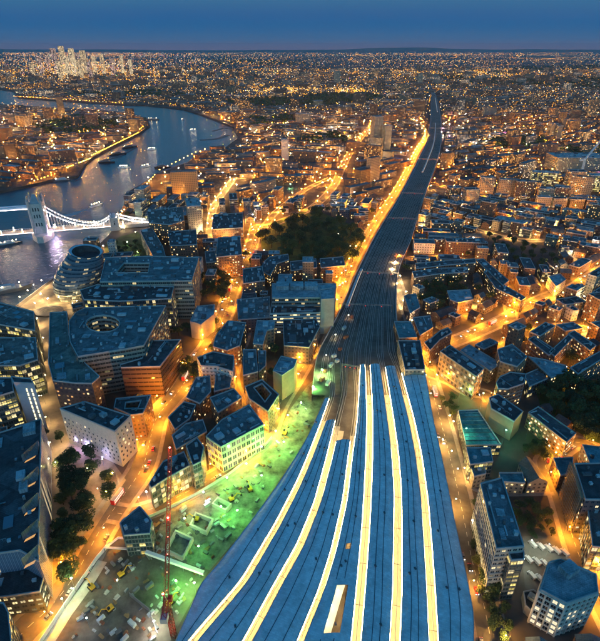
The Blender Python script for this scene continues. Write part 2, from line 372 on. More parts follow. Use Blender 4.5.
for s_, side in ((-1, vl), (1, vr)):
    m2 = MB(); o2 = offset(side, s_ * .25); i2 = offset(side, -s_ * .35)
    for i in range(len(side) - 1):
        q = [o2[i], o2[i + 1], i2[i + 1], i2[i]]; up = [v + Vector((0, 0, 1.3)) for v in q]
        m2.face(up if s_ < 0 else up[::-1]); m2.face([q[0], q[1], up[1], up[0]]); m2.face([q[2], q[3], up[3], up[2]])
    m2.build('parapet', M_STONE, viad)
for i in range(len(vl) - 1): exclude([vl[i], vr[i], vr[i + 1], vl[i + 1]])
# track centre lines as fractions across the viaduct, each running into the station
SLOT = {  # centre lines of the open slots between the platform canopies, photo rows -> columns
 'a': [(192, 641), (243, 582), (278, 523), (300, 480), (312, 451), (322, 425), (328, 408), (334, 390)],
 'b': [(247, 641), (280, 580), (300, 545), (317, 503), (329, 458), (338, 420), (343, 400), (346, 385)],
 'c': [(300, 641), (321, 590), (334, 548), (345, 499), (351, 450), (354, 430), (356, 412), (357, 395)],
 'd': [(356, 641), (362, 575), (366, 525), (368, 489), (369.5, 450), (370, 420), (369, 390), (367.5, 362)],
 'e': [(395, 641), (397.5, 590), (398, 540), (398, 489), (395, 450), (391, 420), (386.5, 390), (382, 362)],
 'f': [(434, 641), (431, 585), (428, 540), (425, 500), (419, 455), (412, 420), (404, 390), (396.5, 362)]}
def xat(c, y):
    c = sorted(c, key=lambda a: a[1])
    if y <= c[0][1]: i = 0
    elif y >= c[-1][1]: i = len(c) - 2
    else: i = next(k for k in range(len(c) - 1) if c[k][1] <= y <= c[k + 1][1])
    (x0, y0), (x1, y1) = c[i], c[i + 1]
    if y > c[-1][1]: (x0, y0), (x1, y1) = c[-3], c[-1]
    return x0 + (x1 - x0) * (y - y0) / (y1 - y0)
PZ = 6.0
def curve(slot, y0, y1, z, dx=0, step=8):
    """dx is a sideways distance in metres"""
    pts = []; y = y0
    while y < y1 + .01: pts.append(P(xat(SLOT[slot], y), y, z)); y += step
    return smooth(pts, 2) if not dx else offset(smooth(pts, 2), dx)
def track_mesh(pts, name, label, z, group, ymin=0):
    root = empty(name, pts[len(pts) // 2], 0, label, 'railway track', group)
    base = root.location
    sl = MB(); ra = MB()
    for s_ in (-.75, .75):
        a, b_ = offset(pts, s_ - .11), offset(pts, s_ + .11)
        for i in range(len(pts) - 1):
            A, B, Cc, D = [v + Vector((0, 0, .3)) - base for v in (a[i], b_[i], b_[i + 1], a[i + 1])]
            ra.face([A, B, Cc, D])
            dn = Vector((0, 0, -.22))
            ra.face([A + dn, A, D, D + dn]); ra.face([B, B + dn, Cc + dn, Cc])
    rs = resample(pts, 1.6)
    for i in range(len(rs) - 1):
        if rs[i].y < ymin or rs[i].y > 900 and i % 3: continue
        d = rs[i + 1] - rs[i]; sl.box(rs[i] - base + Vector((0, 0, .05)), (2.6, .5, .14), math.atan2(d.y, d.x) - math.pi / 2)
    ra.build('rails', M_RAIL, root); sl.build('sleepers', M_SLEEP, root)
    return root
def bundle(fr0, fr1, far=999):
    pts = []
    n = len(vl)
    for i in range(n):
        t = i / (n - 1); tt = min(1, t * 1.8); fr = fr0 * (1 - tt) + fr1 * tt
        pts.append(vl[i].lerp(vr[i], fr))
    return pts
NT = 12; slots_of = ['a', 'a', 'b', 'b', 'c', 'c', 'd', 'd', 'e', 'e', 'f', 'f']
for k in range(NT):
    f1 = (k + .7) / (NT + .4)
    s_ = slots_of[k]; dx = .98 if k % 2 == 0 else -.98
    stn = curve(s_, 392 if s_ in 'abc' else 366, 700, VZ, dx)     # rows from far to near
    start = stn[0]
    j = 3 if s_ in 'def' else 2
    a_, b_ = vl[j], vr[j]; f0 = .5
    frs = [.16, .21, .30, .35, .44, .49, .56, .61, .70, .75, .84, .89]
    pts = bundle(frs[k], f1)
    pts = [p for p in pts if p.y > start.y + 14]
    full = list(reversed(stn)) + pts                                # from the station out to the east
    full = smooth(resample(full, 16), 4)
    track_mesh(full, 'railway_track', '%s track of the fan counting from the orange street on the river side' % ordn(k), VZ, 'tracks running out of the station', start.y - 6)
for q, (f0, y0) in enumerate(((.08, .05), (.97, .2))):              # sidings
    pts = [vl[i].lerp(vr[i], f0) for i in range(3, len(vl) - 12)]
    track_mesh(smooth(resample(pts, 16), 3), 'railway_track', ('siding along the river-side parapet of the viaduct', 'siding along the southern parapet of the viaduct')[q], VZ, 'sidings')
# ballast yard and station base
mb = MB()
BASE = [(160, 720), (204, 578), (250, 523), (306, 441), (330, 384), (404, 362), (425, 373), (433, 420), (448, 489), (457, 534), (468, 585), (474, 613), (474, 720)]
bp_ = PP(BASE, VZ - .25); q = ccw(bp_); mb.face(q, 0)
for i in range(len(q)):
    a, b_ = q[i], q[(i + 1) % len(q)]; mb.face([(a.x, a.y, 0), (b_.x, b_.y, 0), b_, a], 1)
st = tag(mb.build('station_deck', [M_BALLAST, F_BRICK]), 'raised deck of the railway station under its long curved canopies', 'station')
exclude([v.xy for v in PP(BASE, 12)], 3)
# station canopies: seven long curved metal sheets between the lit slots
ED = {'l': [(150, 700), (204, 578), (211, 574), (250, 523), (278, 485), (306, 441), (316, 420), (328, 392)], 'r': [(474, 720), (473, 641), (473, 613), (468, 585), (457, 534), (448, 489), (440, 450), (433, 420), (425, 373)]}
CZ = 13.5
names = ['l', 'a', 'b', 'c', 'd', 'e', 'f', 'r']
tops = [398, 420, 440, 364, 364, 366, 372]
cl = ['sliver of blue-grey canopy bordering the green construction site', 'blue-grey canopy second from the green construction site', 'blue-grey canopy tapering to a point beside the signal gantry', 'widest blue-grey canopy, with two pale roof openings in it', 'slim blue-grey canopy directly beyond the wide one with openings', 'blue-grey canopy of the last slim pair before the outer roof', 'broad outer blue-grey canopy along the southern street']
STRIP = emit('platform_strip_light', (1, .66, .25), 98)
HW = {'a': 2.15, 'b': 2.4, 'c': 1.8, 'd': 2.6, 'e': 2.7, 'f': 2.5}
for i in range(7):
    A, B = names[i], names[i + 1]
    ys = []; y = tops[i]
    while y <= 708: ys.append(y); y += 6
    def side(nm, sgn):
        src = ED.get(nm) or SLOT[nm]
        pts = [P(xat(src, yy), yy, CZ) for yy in ys]
        for _ in range(2): pts = [pts[0]] + [(pts[k - 1] + pts[k] * 2 + pts[k + 1]) / 4 for k in range(1, len(pts) - 1)] + [pts[-1]]
        return offset(pts, sgn * HW[nm]) if nm in HW else pts
    # walking from far to near, the walker's right is the photo's left
    la, lb = side(A, -1), side(B, 1)
    root = empty('station_canopy', la[len(la) // 2].lerp(lb[len(lb) // 2], .5), 0, cl[i], 'canopy', 'platform canopies of the railway station')
    o = root.location
    mb = MB(); K = 8; zz = [0, .5, .9, 1.15, 1.25, 1.15, .9, .5, 0]
    hole = i == 3
    for j in range(len(la) - 1):
        for k in range(K):
            if hole and ((k in (3, 4, 5) and 583 <= ys[j] < 632) or (k in (3, 4) and 541 <= ys[j] < 547)): continue
            f0, f1 = k / K, (k + 1) / K
            sc0 = min(1, (la[j] - lb[j]).length / 14); sc1 = min(1, (la[j + 1] - lb[j + 1]).length / 14)
            p = [la[j].lerp(lb[j], f0) + Vector((0, 0, zz[k] * sc0)), la[j].lerp(lb[j], f1) + Vector((0, 0, zz[k + 1] * sc0)), la[j + 1].lerp(lb[j + 1], f1) + Vector((0, 0, zz[k + 1] * sc1)), la[j + 1].lerp(lb[j + 1], f0) + Vector((0, 0, zz[k] * sc1))]
            p = [v - o for v in p]; mb.face(p); mb.face([v - Vector((0, 0, .4)) for v in reversed(p)])
    mb.build('roof_sheet', M_CANOPY, root)
    for e_, (ln, sg) in enumerate(((la, 1), (lb, -1))):
        fa = MB(); out = offset(ln, -.06 * -sg)
        a, b_ = ln, offset(ln, .35 * sg)
        for j in range(len(ln) - 1):
            for (s0, s1, z0, z1) in ((a, a, -.7, .12), (b_, b_, -.7, .12)):
                fa.face([s0[j] - o + Vector((0, 0, z0)), s0[j + 1] - o + Vector((0, 0, z0)), s0[j + 1] - o + Vector((0, 0, z1)), s0[j] - o + Vector((0, 0, z1))])
            fa.face([a[j] - o + Vector((0, 0, .12)), b_[j] - o + Vector((0, 0, .12)), b_[j + 1] - o + Vector((0, 0, .12)), a[j + 1] - o + Vector((0, 0, .12))])
        fa.build('fascia', M_UNIT, root)
        if (i == 0 and e_ == 0) or (i == 6 and e_ == 1): continue
        sg2 = 1 if e_ == 0 else -1
        s0, s1 = offset(ln, .56 * sg2), offset(ln, .36 * sg2)
        sl = MB()
        for j in range(len(ln) - 1):
            d = Vector((0, 0, -1.1)); t_ = [v + d - o for v in (s0[j], s1[j], s1[j + 1], s0[j + 1])]
            sl.face(t_)
            sl.face([v - o + Vector((0, 0, z_)) for v, z_ in ((s0[j], -1.1), (s0[j + 1], -1.1), (s0[j + 1], -1.3), (s0[j], -1.3))])
        sl.build('strip_light', STRIP, root)
    for fr in ((.33, .62) if i not in (0, 1, 2) else (.3, .72) if i else (.6,)):
        g = MB(); a = [la[j].lerp(lb[j], fr + .03 * math.sin(j * .23 + i)) for j in range(len(la))]
        for j in range(len(a) - 1):
            if (la[j] - lb[j]).length < 5: continue
            if hole and 577 <= ys[j] < 636: continue
            k0 = fr * K; zf = (zz[int(k0)] * (1 - k0 % 1) + zz[int(k0) + 1] * (k0 % 1)) * min(1, (la[j] - lb[j]).length / 14)
            d = (a[j + 1] - a[j]).normalized(); nn = Vector((d.y, -d.x, 0)) * .17; z_ = Vector((0, 0, zf + .12))
            q = [a[j] - nn + z_ - o, a[j] + nn + z_ - o, a[j + 1] + nn + z_ - o, a[j + 1] - nn + z_ - o]
            g.face(q); 
        g.build('gutter', M_GUTTER, root)
        # sparse service hatches along the gutter
        rs = resample(a, 31)
        for v in rs[1:-1:1]:
            if R.random() < .6: hb = MB(); hb.box(v - o + Vector((R.uniform(-1, 1), R.uniform(-2, 2), 1.3)), (.9, 1.3, .5), .3); hb.build('roof_hatch', M_UNITD, root)
    if i in (0, 3): pass
# platforms, train roofs seen in the slots, cross beams
for n_, s_ in enumerate('abcdef'):
    y0 = {'a': 425, 'b': 430, 'c': 440, 'd': 366, 'e': 366, 'f': 374}[s_]
    for sd_ in (-1, 1):
        a = curve(s_, y0, 700, VZ + .9, sd_ * (HW[s_] - .25)); b_ = curve(s_, y0, 700, VZ + .9, sd_ * (HW[s_] + 3.6))
        mb = MB(); mb.ribbon(a, b_)
        for i in range(len(a) - 1): mb.face([a[i], a[i + 1], a[i + 1] - Vector((0, 0, 1.1)), a[i] - Vector((0, 0, 1.1))])
        tag(mb.build('station_platform', M_PLAT), 'lit platform on the %s side of the %s open slot between canopies' % ('southern' if sd_ < 0 else 'river', ordn(n_)), 'platform', 'lit platforms under the canopies')
    mb = MB(); mb.ribbon(curve(s_, y0 - 4, 700, VZ - .17, -HW[s_] - .2), curve(s_, y0 - 4, 700, VZ - .17, HW[s_] + .2), 0); mb.ribbon(curve(s_, y0 - 4, 700, VZ + .16, -.2), curve(s_, y0 - 4, 700, VZ + .16, .2), 1)
    for sd_ in (-1.75, 1.75): mb.ribbon(curve(s_, y0 - 4, 700, VZ - .1, sd_ - .12), curve(s_, y0 - 4, 700, VZ - .1, sd_ + .12), 1)
    tag(mb.build('slab_track', [pm('slab_track_concrete', (.5, .44, .33), .8, .03, .12), pm('drain_cover', (.07, .055, .04), .8)]), 'pale slab track bed in the %s open slot' % ordn(n_), 'track bed', 'slab track beds')
    cb = MB(); rs = resample(curve(s_, y0 + 4, 700, CZ - .3), 11)
    for i in range(len(rs) - 1):
        near = rs[i].y < 230
        if i % (2 if near else 4): continue
        d = (rs[i + 1] - rs[i]).normalized(); nn = Vector((d.y, -d.x, 0)); cb.bar(rs[i] - nn * (HW[s_] + .1), rs[i] + nn * (HW[s_] + .1), .13 if near else .1)
    tag(cb.build('cross_beams', M_BLACK), 'thin dark beams bridging the %s open slot between canopies' % ordn(n_), 'beams', kind=None)
# pale deck and lamps added to brighten the wide canopy's openings
mb = MB(); q = ccw(PP([(334, 578), (347, 578), (330, 636), (314, 636)], 9.5)); mb.face(q)
tag(mb.build('loading_deck', M_WHITEP), 'pale deck seen through the long opening in the widest canopy', 'deck')
for i_, (px, py) in enumerate(((338, 590), (332, 605), (327, 620), (338, 544))):
    m = MB(); m.octa(P(px, py, 12.4), .3, 0, .4); tag(m.build('opening_fill_lamp', emit('opening_fill_lamp', (.7, 1, .72), 110)), '%s greenish fill lamp added in the openings of the widest canopy' % ordn(i_), 'lamp', 'fill lamps added in the canopy openings')
def gantry(pa, pb, label, wd=.5, lamps=True):
    a, b_ = P(*pa, VZ + 7), P(*pb, VZ + 7); mid = (a + b_) / 2; mid.z = VZ
    root = empty('signal_gantry', mid, 0, label, 'signal gantry', 'gantries across the tracks'); o = root.location
    g = MB()
    for z in (0, 1.3): g.bar(a - o + Vector((0, 0, z)), b_ - o + Vector((0, 0, z)), wd * .6)
    n = max(4, int((b_ - a).length / 3))
    for i in range(n):
        p0, p1 = a.lerp(b_, i / n), a.lerp(b_, (i + 1) / n); g.bar(p0 - o, p1 - o + Vector((0, 0, 1.3)), .12)
    g.build('truss', M_METAL, root)
    for p in (a, b_):
        m_ = MB(); m_.bar(Vector((p.x, p.y, VZ)) - o, p - o + Vector((0, 0, 1.3)), .5); m_.build('post', M_METAL, root)
    if lamps:
        for i in range(3):
            m_ = MB(); p = a.lerp(b_, .2 + .3 * i); m_.box(p - o + Vector((0, -.6, -.7)), (.9, .5, 1.4)); m_.build('signal_head', M_BLACK, root)
            m_ = MB(); m_.octa(p - o + Vector((0, -1, -.5)), .22); m_.build('red_light', emit('signal_red', (1, .03, .05), 12, False), root)
gantry((339, 304), (392, 306), 'signal gantry spanning the fan where the tracks are spread widest')
gantry((342, 365), (358, 367.5), 'short signal gantry near the canopy tips')
gantry((360, 272), (399, 274), 'signal gantry level with the tree-filled churchyard')
gantry((387, 218), (418, 219), 'signal gantry beside the pale apartment slabs')
gantry((402, 193), (427, 194), 'signal gantry carrying red lights in the mid distance')
gantry((419, 159), (441, 160), 'signal gantry just beyond the pale parked train')
gantry((429, 128), (445, 128.6), 'farthest signal gantry on the narrowing viaduct')
def train(pts, label, col):
    root = empty('train', pts[len(pts) // 2], 0, label, 'train'); o = root.location
    rs = resample(pts, 20.5)
    for i in range(len(rs) - 1):
        a, b_ = rs[i], rs[i + 1]; d = b_ - a; an = math.atan2(d.y, d.x); m_ = MB(); c = a.lerp(b_, .5) - o
        m_.box(c + Vector((0, 0, 2.1)), (19.8, 2.8, 2.6), an, 0, 1, True); m_.box(c + Vector((0, 0, 3.6)), (19.2, 2.1, .4), an, 1, 1)
        for s_ in (-1, 1): m_.box(c + Vector((-math.sin(an) * s_ * 1.42, math.cos(an) * s_ * 1.42, 2.5)), (18, .06, .8), an, 2)
        m_.box(c + Vector((0, 0, .6)), (17, 2.2, .7), an, 3, 3, True)
        m_.build('carriage', [pm('train_body_' + col, dict(white=(.6, .6, .6), blue=(.1, .15, .3))[col], .4), pm('train_roof', (.45, .45, .46), .5), emit('train_window', (1, .85, .6), 1.5, False), M_BLACK], root)
def on_viaduct(fr, i0, i1): return resample(smooth([vl[i].lerp(vr[i], fr) + Vector((0, 0, .3)) for i in range(i0, i1)], 3), 8)
train(on_viaduct(.50, 38, 50), 'pale-roofed train on the middle tracks far along the viaduct', 'white')
train(on_viaduct(.10, 15, 22), 'train standing on the siding by the orange street', 'blue')
train(on_viaduct(.72, 52, 58), 'distant train near where the viaduct narrows away', 'white')
# yard clutter beside the tracks on the river side
for n_, (px, py) in enumerate(((325, 372), (331, 366), (322, 380), (334, 357), (340, 350), (328, 384), (346, 338), (337, 362), (352, 318), (344, 329))):
    p = P(px, py, VZ); m_ = MB(); m_.box(p - Vector((p.x, p.y, 0)) + Vector((0, 0, -VZ + 1.2)), (R.uniform(3, 6), 2.4, 2.4), 0); m_.box((0, 0, 2.55), (R.uniform(2, 3), 2.6, .3))
    ob = m_.build('equipment_cabin', M_UNIT if n_ % 2 else M_RUST); ob.location = p; ob.rotation_euler.z = R.uniform(.7, 1.2)
    tag(ob, '%s equipment cabin on the ballast yard, %s from the floodlit construction site' % ('grey' if n_ % 2 else 'rusty', ordn(n_)), 'cabin', 'cabins on the railway yard')

# ------------------------------------------------------------------ roads, pavements, street lamps, cars
ROADS = {
 'riverside high road': ([(-5, 665), (25, 630), (50, 607), (75, 575), (100, 530), (120, 500), (142, 468), (150, 440), (157, 417), (181, 388), (196, 362), (209, 345), (223, 318), (231, 292), (239, 271), (248, 255), (253, 240), (257, 224)], 15, SODIUM, 24, 1.15),
 'road curving past the dark park': ([(255, 226), (268, 226), (284, 220), (313, 207), (333, 187), (342, 168), (352, 150), (364, 134), (374, 120)], 12, SODIUM, 32, .9),
 'street beside the viaduct': ([(427, 138), (418, 150), (409, 168), (397, 190), (371, 230), (349, 270), (341, 291), (330, 313), (319, 333), (309, 356), (297, 377), (280, 404), (269, 430), (257, 447), (223, 472), (192, 489), (161, 505), (132, 514), (112, 512)], 10, SODIUM, 24, 1.1),
 'street south of the station': ([(424, 350), (427, 372), (437, 408), (447, 445), (460, 500), (472, 560), (485, 610), (500, 690)], 12, AMBER, 26, .6),
 'lane under the viaduct arches': ([(392, 268), (402, 298), (411, 320), (424, 350)], 9, (1, .62, .25), 22, .8),
 'long diagonal high street': ([(424, 362), (442, 347), (470, 335), (503, 320), (533, 303), (557, 293), (575, 287), (600, 271), (650, 244)], 13, SODIUM, 24, 1.35),
 'lane behind the ornate warehouse': ([(427, 372), (450, 381), (467, 391), (485, 394), (492, 402)], 9, SODIUM, 20, .9),
 'back street beside the scaffolded block': ([(660, 474), (600, 451), (575, 442), (556, 454), (545, 464), (556, 486), (563, 505), (574, 541), (584, 567), (600, 600), (625, 650)], 10, SODIUM, 21, 1.15),
 'yard lane': ([(470, 480), (485, 487), (512, 488), (550, 487)], 8, SODIUM, 20, .9),
 'riverside walk street': ([(210, 240), (211, 222), (214, 207), (224, 192), (234, 178)], 9, AMBER, 26, 1.1),
 'lane between brick offices': ([(268, 433), (258, 422), (240, 400), (232, 380), (237, 355), (243, 340), (247, 322)], 8, SODIUM, 22, .8),
 'cross street of the estate': ([(505, 347), (520, 336), (545, 330), (570, 326), (610, 335)], 9, SODIUM, 26, 1.1),
 'cobbled street below the housing blocks': ([(567, 377), (580, 372), (600, 362), (640, 348)], 8, SODIUM, 22, 1.1),
 'road north of the low terraces': ([(400, 262), (420, 257), (445, 258), (470, 262), (500, 282), (512, 318)], 8, SODIUM, 30, 1.0),
 'far avenue of sodium lamps': ([(262, 232), (276, 212), (305, 190), (330, 178)], 8, SODIUM, 34, 1.2),
 'road beyond the estates': ([(441, 186), (470, 193), (505, 200), (540, 210), (590, 212), (640, 222)], 10, SODIUM, 34, 1.3),
 'street between apartment slabs': ([(452, 222), (480, 231), (520, 240), (560, 240)], 8, AMBER, 34, 1.0),
}
def lamp_mat(col, s): return emit('lamp_%d_%d_%d_%d' % (col[0] * 99, col[1] * 99, col[2] * 99, s), col, s)
LAMPBASE = 40000
far_lamps = []
LPROTO = {}
def lamp_proto(col, pw):
    k = (col, round(pw, 2))
    if k in LPROTO: return LPROTO[k]
    pole = MB(); pole.bar((0, 0, 0), (0, 0, 8.3), (.1, .06), 0, 6); pole.bar((0, 0, 8.3), (1.6, 0, 8.8), .045)
    hd = MB(); hd.box((1.9, 0, 8.85), (1.0, .35, .16))
    gl = MB(); gl.octa((1.9, 0, 8.6), .24, 0, .25)
    r = empty('street_lamp', (0, 0, 0)); pole.build('pole', M_METAL, r); hd.build('lamp_head', M_METAL, r); gl.build('bulb', lamp_mat(col, LAMPBASE * pw), r)
    kids_of(r); LPROTO[k] = [r, False]; return LPROTO[k]
def put_lamp(x, y, a, col, pw, label, group):
    pr = lamp_proto(col, pw)
    if not pr[1]: pr[1] = True; o = pr[0]
    else: o = copy_tree(pr[0])
    o.location = (x, y, .12); o.rotation_euler.z = a; tag(o, label, 'street lamp', group)
n_lamps = 0
ROADPOLY = {}
for name, (px, wd, col, step, pw) in ROADS.items():
    base = smooth(PP(px, 0), 5)
    l, r_ = offset(base, -wd / 2), offset(base, wd / 2)
    for i in range(len(l) - 1): exclude([v.xy for v in (offset(base, -wd / 2 - 3)[i], offset(base, wd / 2 + 3)[i], offset(base, wd / 2 + 3)[i + 1], offset(base, -wd / 2 - 3)[i + 1])])
    mb = MB(); mb.ribbon(l, r_, 0, .02 + .004 * len(ROADPOLY)); nm = 'road'
    tag(mb.build('road', M_ASPH), 'road surface', kind='structure')
    for s_ in (-1, 1):
        mb = MB(); a, b_ = offset(base, s_ * wd / 2), offset(base, s_ * (wd / 2 + 2.8)); dz = .12 + .003 * len(ROADPOLY)
        mb.ribbon(a, b_, 0, dz)
        for i in range(len(a) - 1): mb.face([a[i], a[i + 1], a[i + 1] + Vector((0, 0, dz)), a[i] + Vector((0, 0, dz))])
        tag(mb.build('pavement', M_PAVE), kind='structure')
    if wd >= 10 and base[len(base) // 2].y < 900:
        mb = MB(); rs = resample(base, 3)
        for i in range(0, len(rs) - 1, 2):
            d = (rs[i + 1] - rs[i]).normalized(); n_ = Vector((d.y, -d.x, 0)) * .09; z = Vector((0, 0, .03 + .004 * len(ROADPOLY)))
            mb.face([rs[i] - n_ + z, rs[i] + n_ + z, rs[i + 1] + n_ + z, rs[i + 1] - n_ + z])
        tag(mb.build('road_markings', M_PAINT), kind='structure')
    ROADPOLY[name] = base
    rs = resample(base, step)
    for i, v in enumerate(rs):
        s_ = 1 if i % 2 else -1
        t = (rs[min(i + 1, len(rs) - 1)] - rs[max(i - 1, 0)]).normalized(); nn = Vector((t.y, -t.x, 0)) * s_
        p = v + nn * (wd / 2 + .6)
        q = to_px(p)
        if not (-25 < q[0] < 625 and q[1] < 680): continue
        put_lamp(p.x, p.y, math.atan2(-nn.y, -nn.x), col, pw * (.75 if v.y < 260 else 1), '%s lamp post along the %s' % (ordn(i), name), 'lamp posts of the ' + name)
        n_lamps += 1
# paved walk between the glass offices
def paved(name, px, mat, z=.05, label=None):
    mb = MB(); mb.face([(v.x, v.y, z) for v in ccw(PP(px, 0))]); o = mb.build(name, mat); tag(o, label, kind='structure'); return o
walk = [(36, 303), (48, 300), (52, 345), (60, 395), (75, 420), (110, 458), (126, 480), (100, 520), (80, 552), (62, 590), (48, 612), (40, 560), (42, 440), (34, 380)]
paved('path', walk, M_TANPAVE, .06); exclude([v.xy for v in PP(walk)])
paved('embankment_walk', [(14, 312), (52, 282), (66, 290), (90, 296), (90, 306), (48, 312), (20, 322)], M_TANPAVE, .09)
exclude([v.xy for v in PP([(-10, 330), (52, 280), (80, 262), (95, 296), (60, 312), (20, 325)])])
for i, (px, py) in enumerate(((20, 304), (28, 298), (36, 292.5), (45, 287), (44, 300), (36, 310), (48, 306), (68, 304), (72, 298), (76, 310), (40, 325), (44, 345), (41, 365), (47, 385), (46, 405), (51, 425), (53, 450), (46, 500), (49, 470), (50, 540), (52, 575), (72, 440), (84, 448), (94, 452), (88, 480), (102, 500), (118, 482), (60, 470), (84, 530))):
    v = P(px, py); put_lamp(v.x, v.y, i * 1.1, (1, .66, .28), .16 if py > 330 else .4, '%s warm lamp on the paved walk counting inland from the river wall' % ordn(i), 'lamps of the paved walk')
mb = MB(); a, b_ = P(17, 304.8, .6), P(52, 278.8, .6); mb.bar(a, b_, .12)
for i in range(40): p = a.lerp(b_, i / 39); mb.bar((p.x, p.y, 0), p, .05)
tag(mb.build('river_railing', M_WHITEP), 'pale railing along the lit river wall beside the round glass hall', 'railing')
am = P(49, 312); sco = empty('sunken_amphitheatre', (am.x, am.y, 0), 0, 'dark stepped oval amphitheatre on the paved walk near the round hall', 'amphitheatre')
for i_ in range(5):
    m = MB(); ro, ri, z0 = 15 - i_ * 2.6, 12.4 - i_ * 2.6, 1.6 - i_ * .3
    for k in range(24):
        t0_, t1_ = k * math.pi / 12, (k + 1) * math.pi / 12; c0, s0, c1, s1 = math.cos(t0_), math.sin(t0_), math.cos(t1_), math.sin(t1_)
        m.face([(ro * c0, ro * .8 * s0, z0), (ro * c1, ro * .8 * s1, z0), (ri * c1, ri * .8 * s1, z0), (ri * c0, ri * .8 * s0, z0)]); m.face([(ro * c0, ro * .8 * s0, 0), (ro * c1, ro * .8 * s1, 0), (ro * c1, ro * .8 * s1, z0), (ro * c0, ro * .8 * s0, z0)])
    m.build('seat_ring', pm('dark_granite', (.05, .05, .055), .6), sco)
exclude([v.xy for v in PP([(28, 320), (45, 300), (70, 290), (100, 298), (96, 306), (84, 310), (52, 322)])])
# cars
def car_mesh(col):
    m = MB(); 
    prof = [(-2.15, .35), (-2.2, .85), (-1.7, 1.0), (-1.15, 1.42), (.45, 1.45), (1.05, 1.0), (2.05, .82), (2.15, .35)]
    for s_ in (-1, 1): 
        pts = [(x, s_ * (.88 if z < 1.2 else .72), z) for x, z in prof]; m.face(pts if s_ < 0 else pts[::-1], 0)
    for i in range(len(prof) - 1):
        a, b_ = prof[i], prof[i + 1]; wa, wb = (.88 if a[1] < 1.2 else .72), (.88 if b_[1] < 1.2 else .72)
        m.face([(a[0], -wa, a[1]), (b_[0], -wb, b_[1]), (b_[0], wb, b_[1]), (a[0], wa, a[1])], 1 if i in (2, 4) else 0)
    for s_ in (-1, 1): m.face([(x, s_ * y_, z) for x, y_, z in ((-1.35, .86, 1.02), (.8, .86, 1.02), (.35, .765, 1.36), (-1.05, .765, 1.36))][::s_], 1)
    for x in (-1.35, 1.3):
        for s_ in (-1, 1):
            n = 10; c = [(x + .32 * math.cos(2 * math.pi * k / n), .32 + .32 * math.sin(2 * math.pi * k / n)) for k in range(n)]
            m.face([(a, s_ * .92, b_) for a, b_ in c][::-s_], 2)
            for k in range(n): a, b_ = c[k], c[(k + 1) % n]; m.face([(a[0], s_ * .92, a[1]), (b_[0], s_ * .92, b_[1]), (b_[0], s_ * .7, b_[1]), (a[0], s_ * .7, a[1])], 2)
    for s_ in (-1, 1):
        m.box((2.14, s_ * .62, .65), (.1, .34, .16), 0, 3); m.box((-2.2, s_ * .62, .75), (.1, .3, .16), 0, 4)
    return m
CARC = dict(white=(.7, .7, .7), silver=(.4, .41, .42), black=(.015, .015, .018), red=(.4, .02, .02), blue=(.04, .08, .25), grey=(.15, .15, .16))
M_GLS = pm('car_glass', (.02, .025, .03), .1, 0, spec=.6); M_TYRE = pm('tyre_rubber', (.015, .015, .015), .9, 0)
HEAD = emit('headlight', (1, .92, .8), 40, False); TAIL = emit('tail_light', (1, .03, .02), 18, False)
CARP = {}
def put_car(x, y, a, colr, label, group):
    if colr not in CARP: CARP[colr] = car_mesh(colr).build('parked_car', [pm('car_paint_' + colr, CARC[colr], .3, 0, spec=.5), M_GLS, M_TYRE, HEAD, TAIL]); o = CARP[colr]
    else: o = CARP[colr].copy(); C.objects.link(o)
    o.name = 'car'; o.location = (x, y, .05); o.rotation_euler.z = a; tag(o, label, 'car', group)
rc = random.Random(3)
for name, n in (('riverside high road', 44), ('street beside the viaduct', 30), ('street south of the station', 12), ('long diagonal high street', 24), ('back street beside the scaffolded block', 13), ('yard lane', 8), ('road curving past the dark park', 14), ('lane behind the ornate warehouse', 6), ('cross street of the estate', 8)):
    base = ROADPOLY[name]; wd = ROADS[name][1]; rs = resample(base, 6.5); pick = sorted(rc.sample(range(3, len(rs) - 2), min(n, len(rs) - 6)))
    for k, i in enumerate(pick):
        t = (rs[i + 1] - rs[i]).normalized(); s_ = rc.choice((-1, 1)); p = rs[i] + Vector((t.y, -t.x, 0)) * s_ * (wd / 2 - (1.3 if rc.random() < .5 else 3.9))
        colr = rc.choice(list(CARC)); a = math.atan2(t.y, t.x) + (math.pi if s_ < 0 else 0)
        put_car(p.x, p.y, a, colr, '%s car, %s in line along the %s' % (colr, ordn(k), name), 'cars on the ' + name)
def bus(x, y, a, label):
    r = empty('bus', (x, y, .03), a, label, 'bus', 'red double-decker buses'); m = MB(); m.box((0, 0, 2.35), (10.8, 2.5, 3.9), 0, 0, 1, True); m.build('body', [pm('bus_red', (.45, .02, .02), .4, .05), pm('bus_roof', (.5, .48, .46), .6)], r)
    for z, n_ in ((1.75, 'lower_windows'), (3.45, 'upper_windows')):
        m = MB()
        for s_ in (-1, 1): m.box((0, s_ * 1.26, z), (9.6, .05, .8))
        m.box((5.41, 0, z), (.05, 2.1, .9)); m.build(n_, emit('bus_window', (1, .85, .55), 1.6, False), r)
    for u in (-3.2, 3.3):
        for s_ in (-1, 1): m = MB(); m.bar((u, s_ * 1.0, .48), (u, s_ * 1.28, .48), .65, 0, 10); m.build('wheel', M_TYRE, r)
for nm_, i_, lb_ in (('riverside high road', 9, 'red double-decker bus beside the dense grove'), ('riverside high road', 21, 'red double-decker bus passing the copper office'), ('riverside high road', 37, 'red double-decker bus near the brick mansion block'), ('long diagonal high street', 10, 'red double-decker bus on the diagonal high street'), ('street south of the station', 6, 'red double-decker bus near the teal shed')):
    rs = resample(ROADPOLY[nm_], 11); i_ = min(i_, len(rs) - 2); t = (rs[i_ + 1] - rs[i_]).normalized(); p = rs[i_] + Vector((t.y, -t.x, 0)) * -1.7; bus(p.x, p.y, math.atan2(t.y, t.x), lb_)
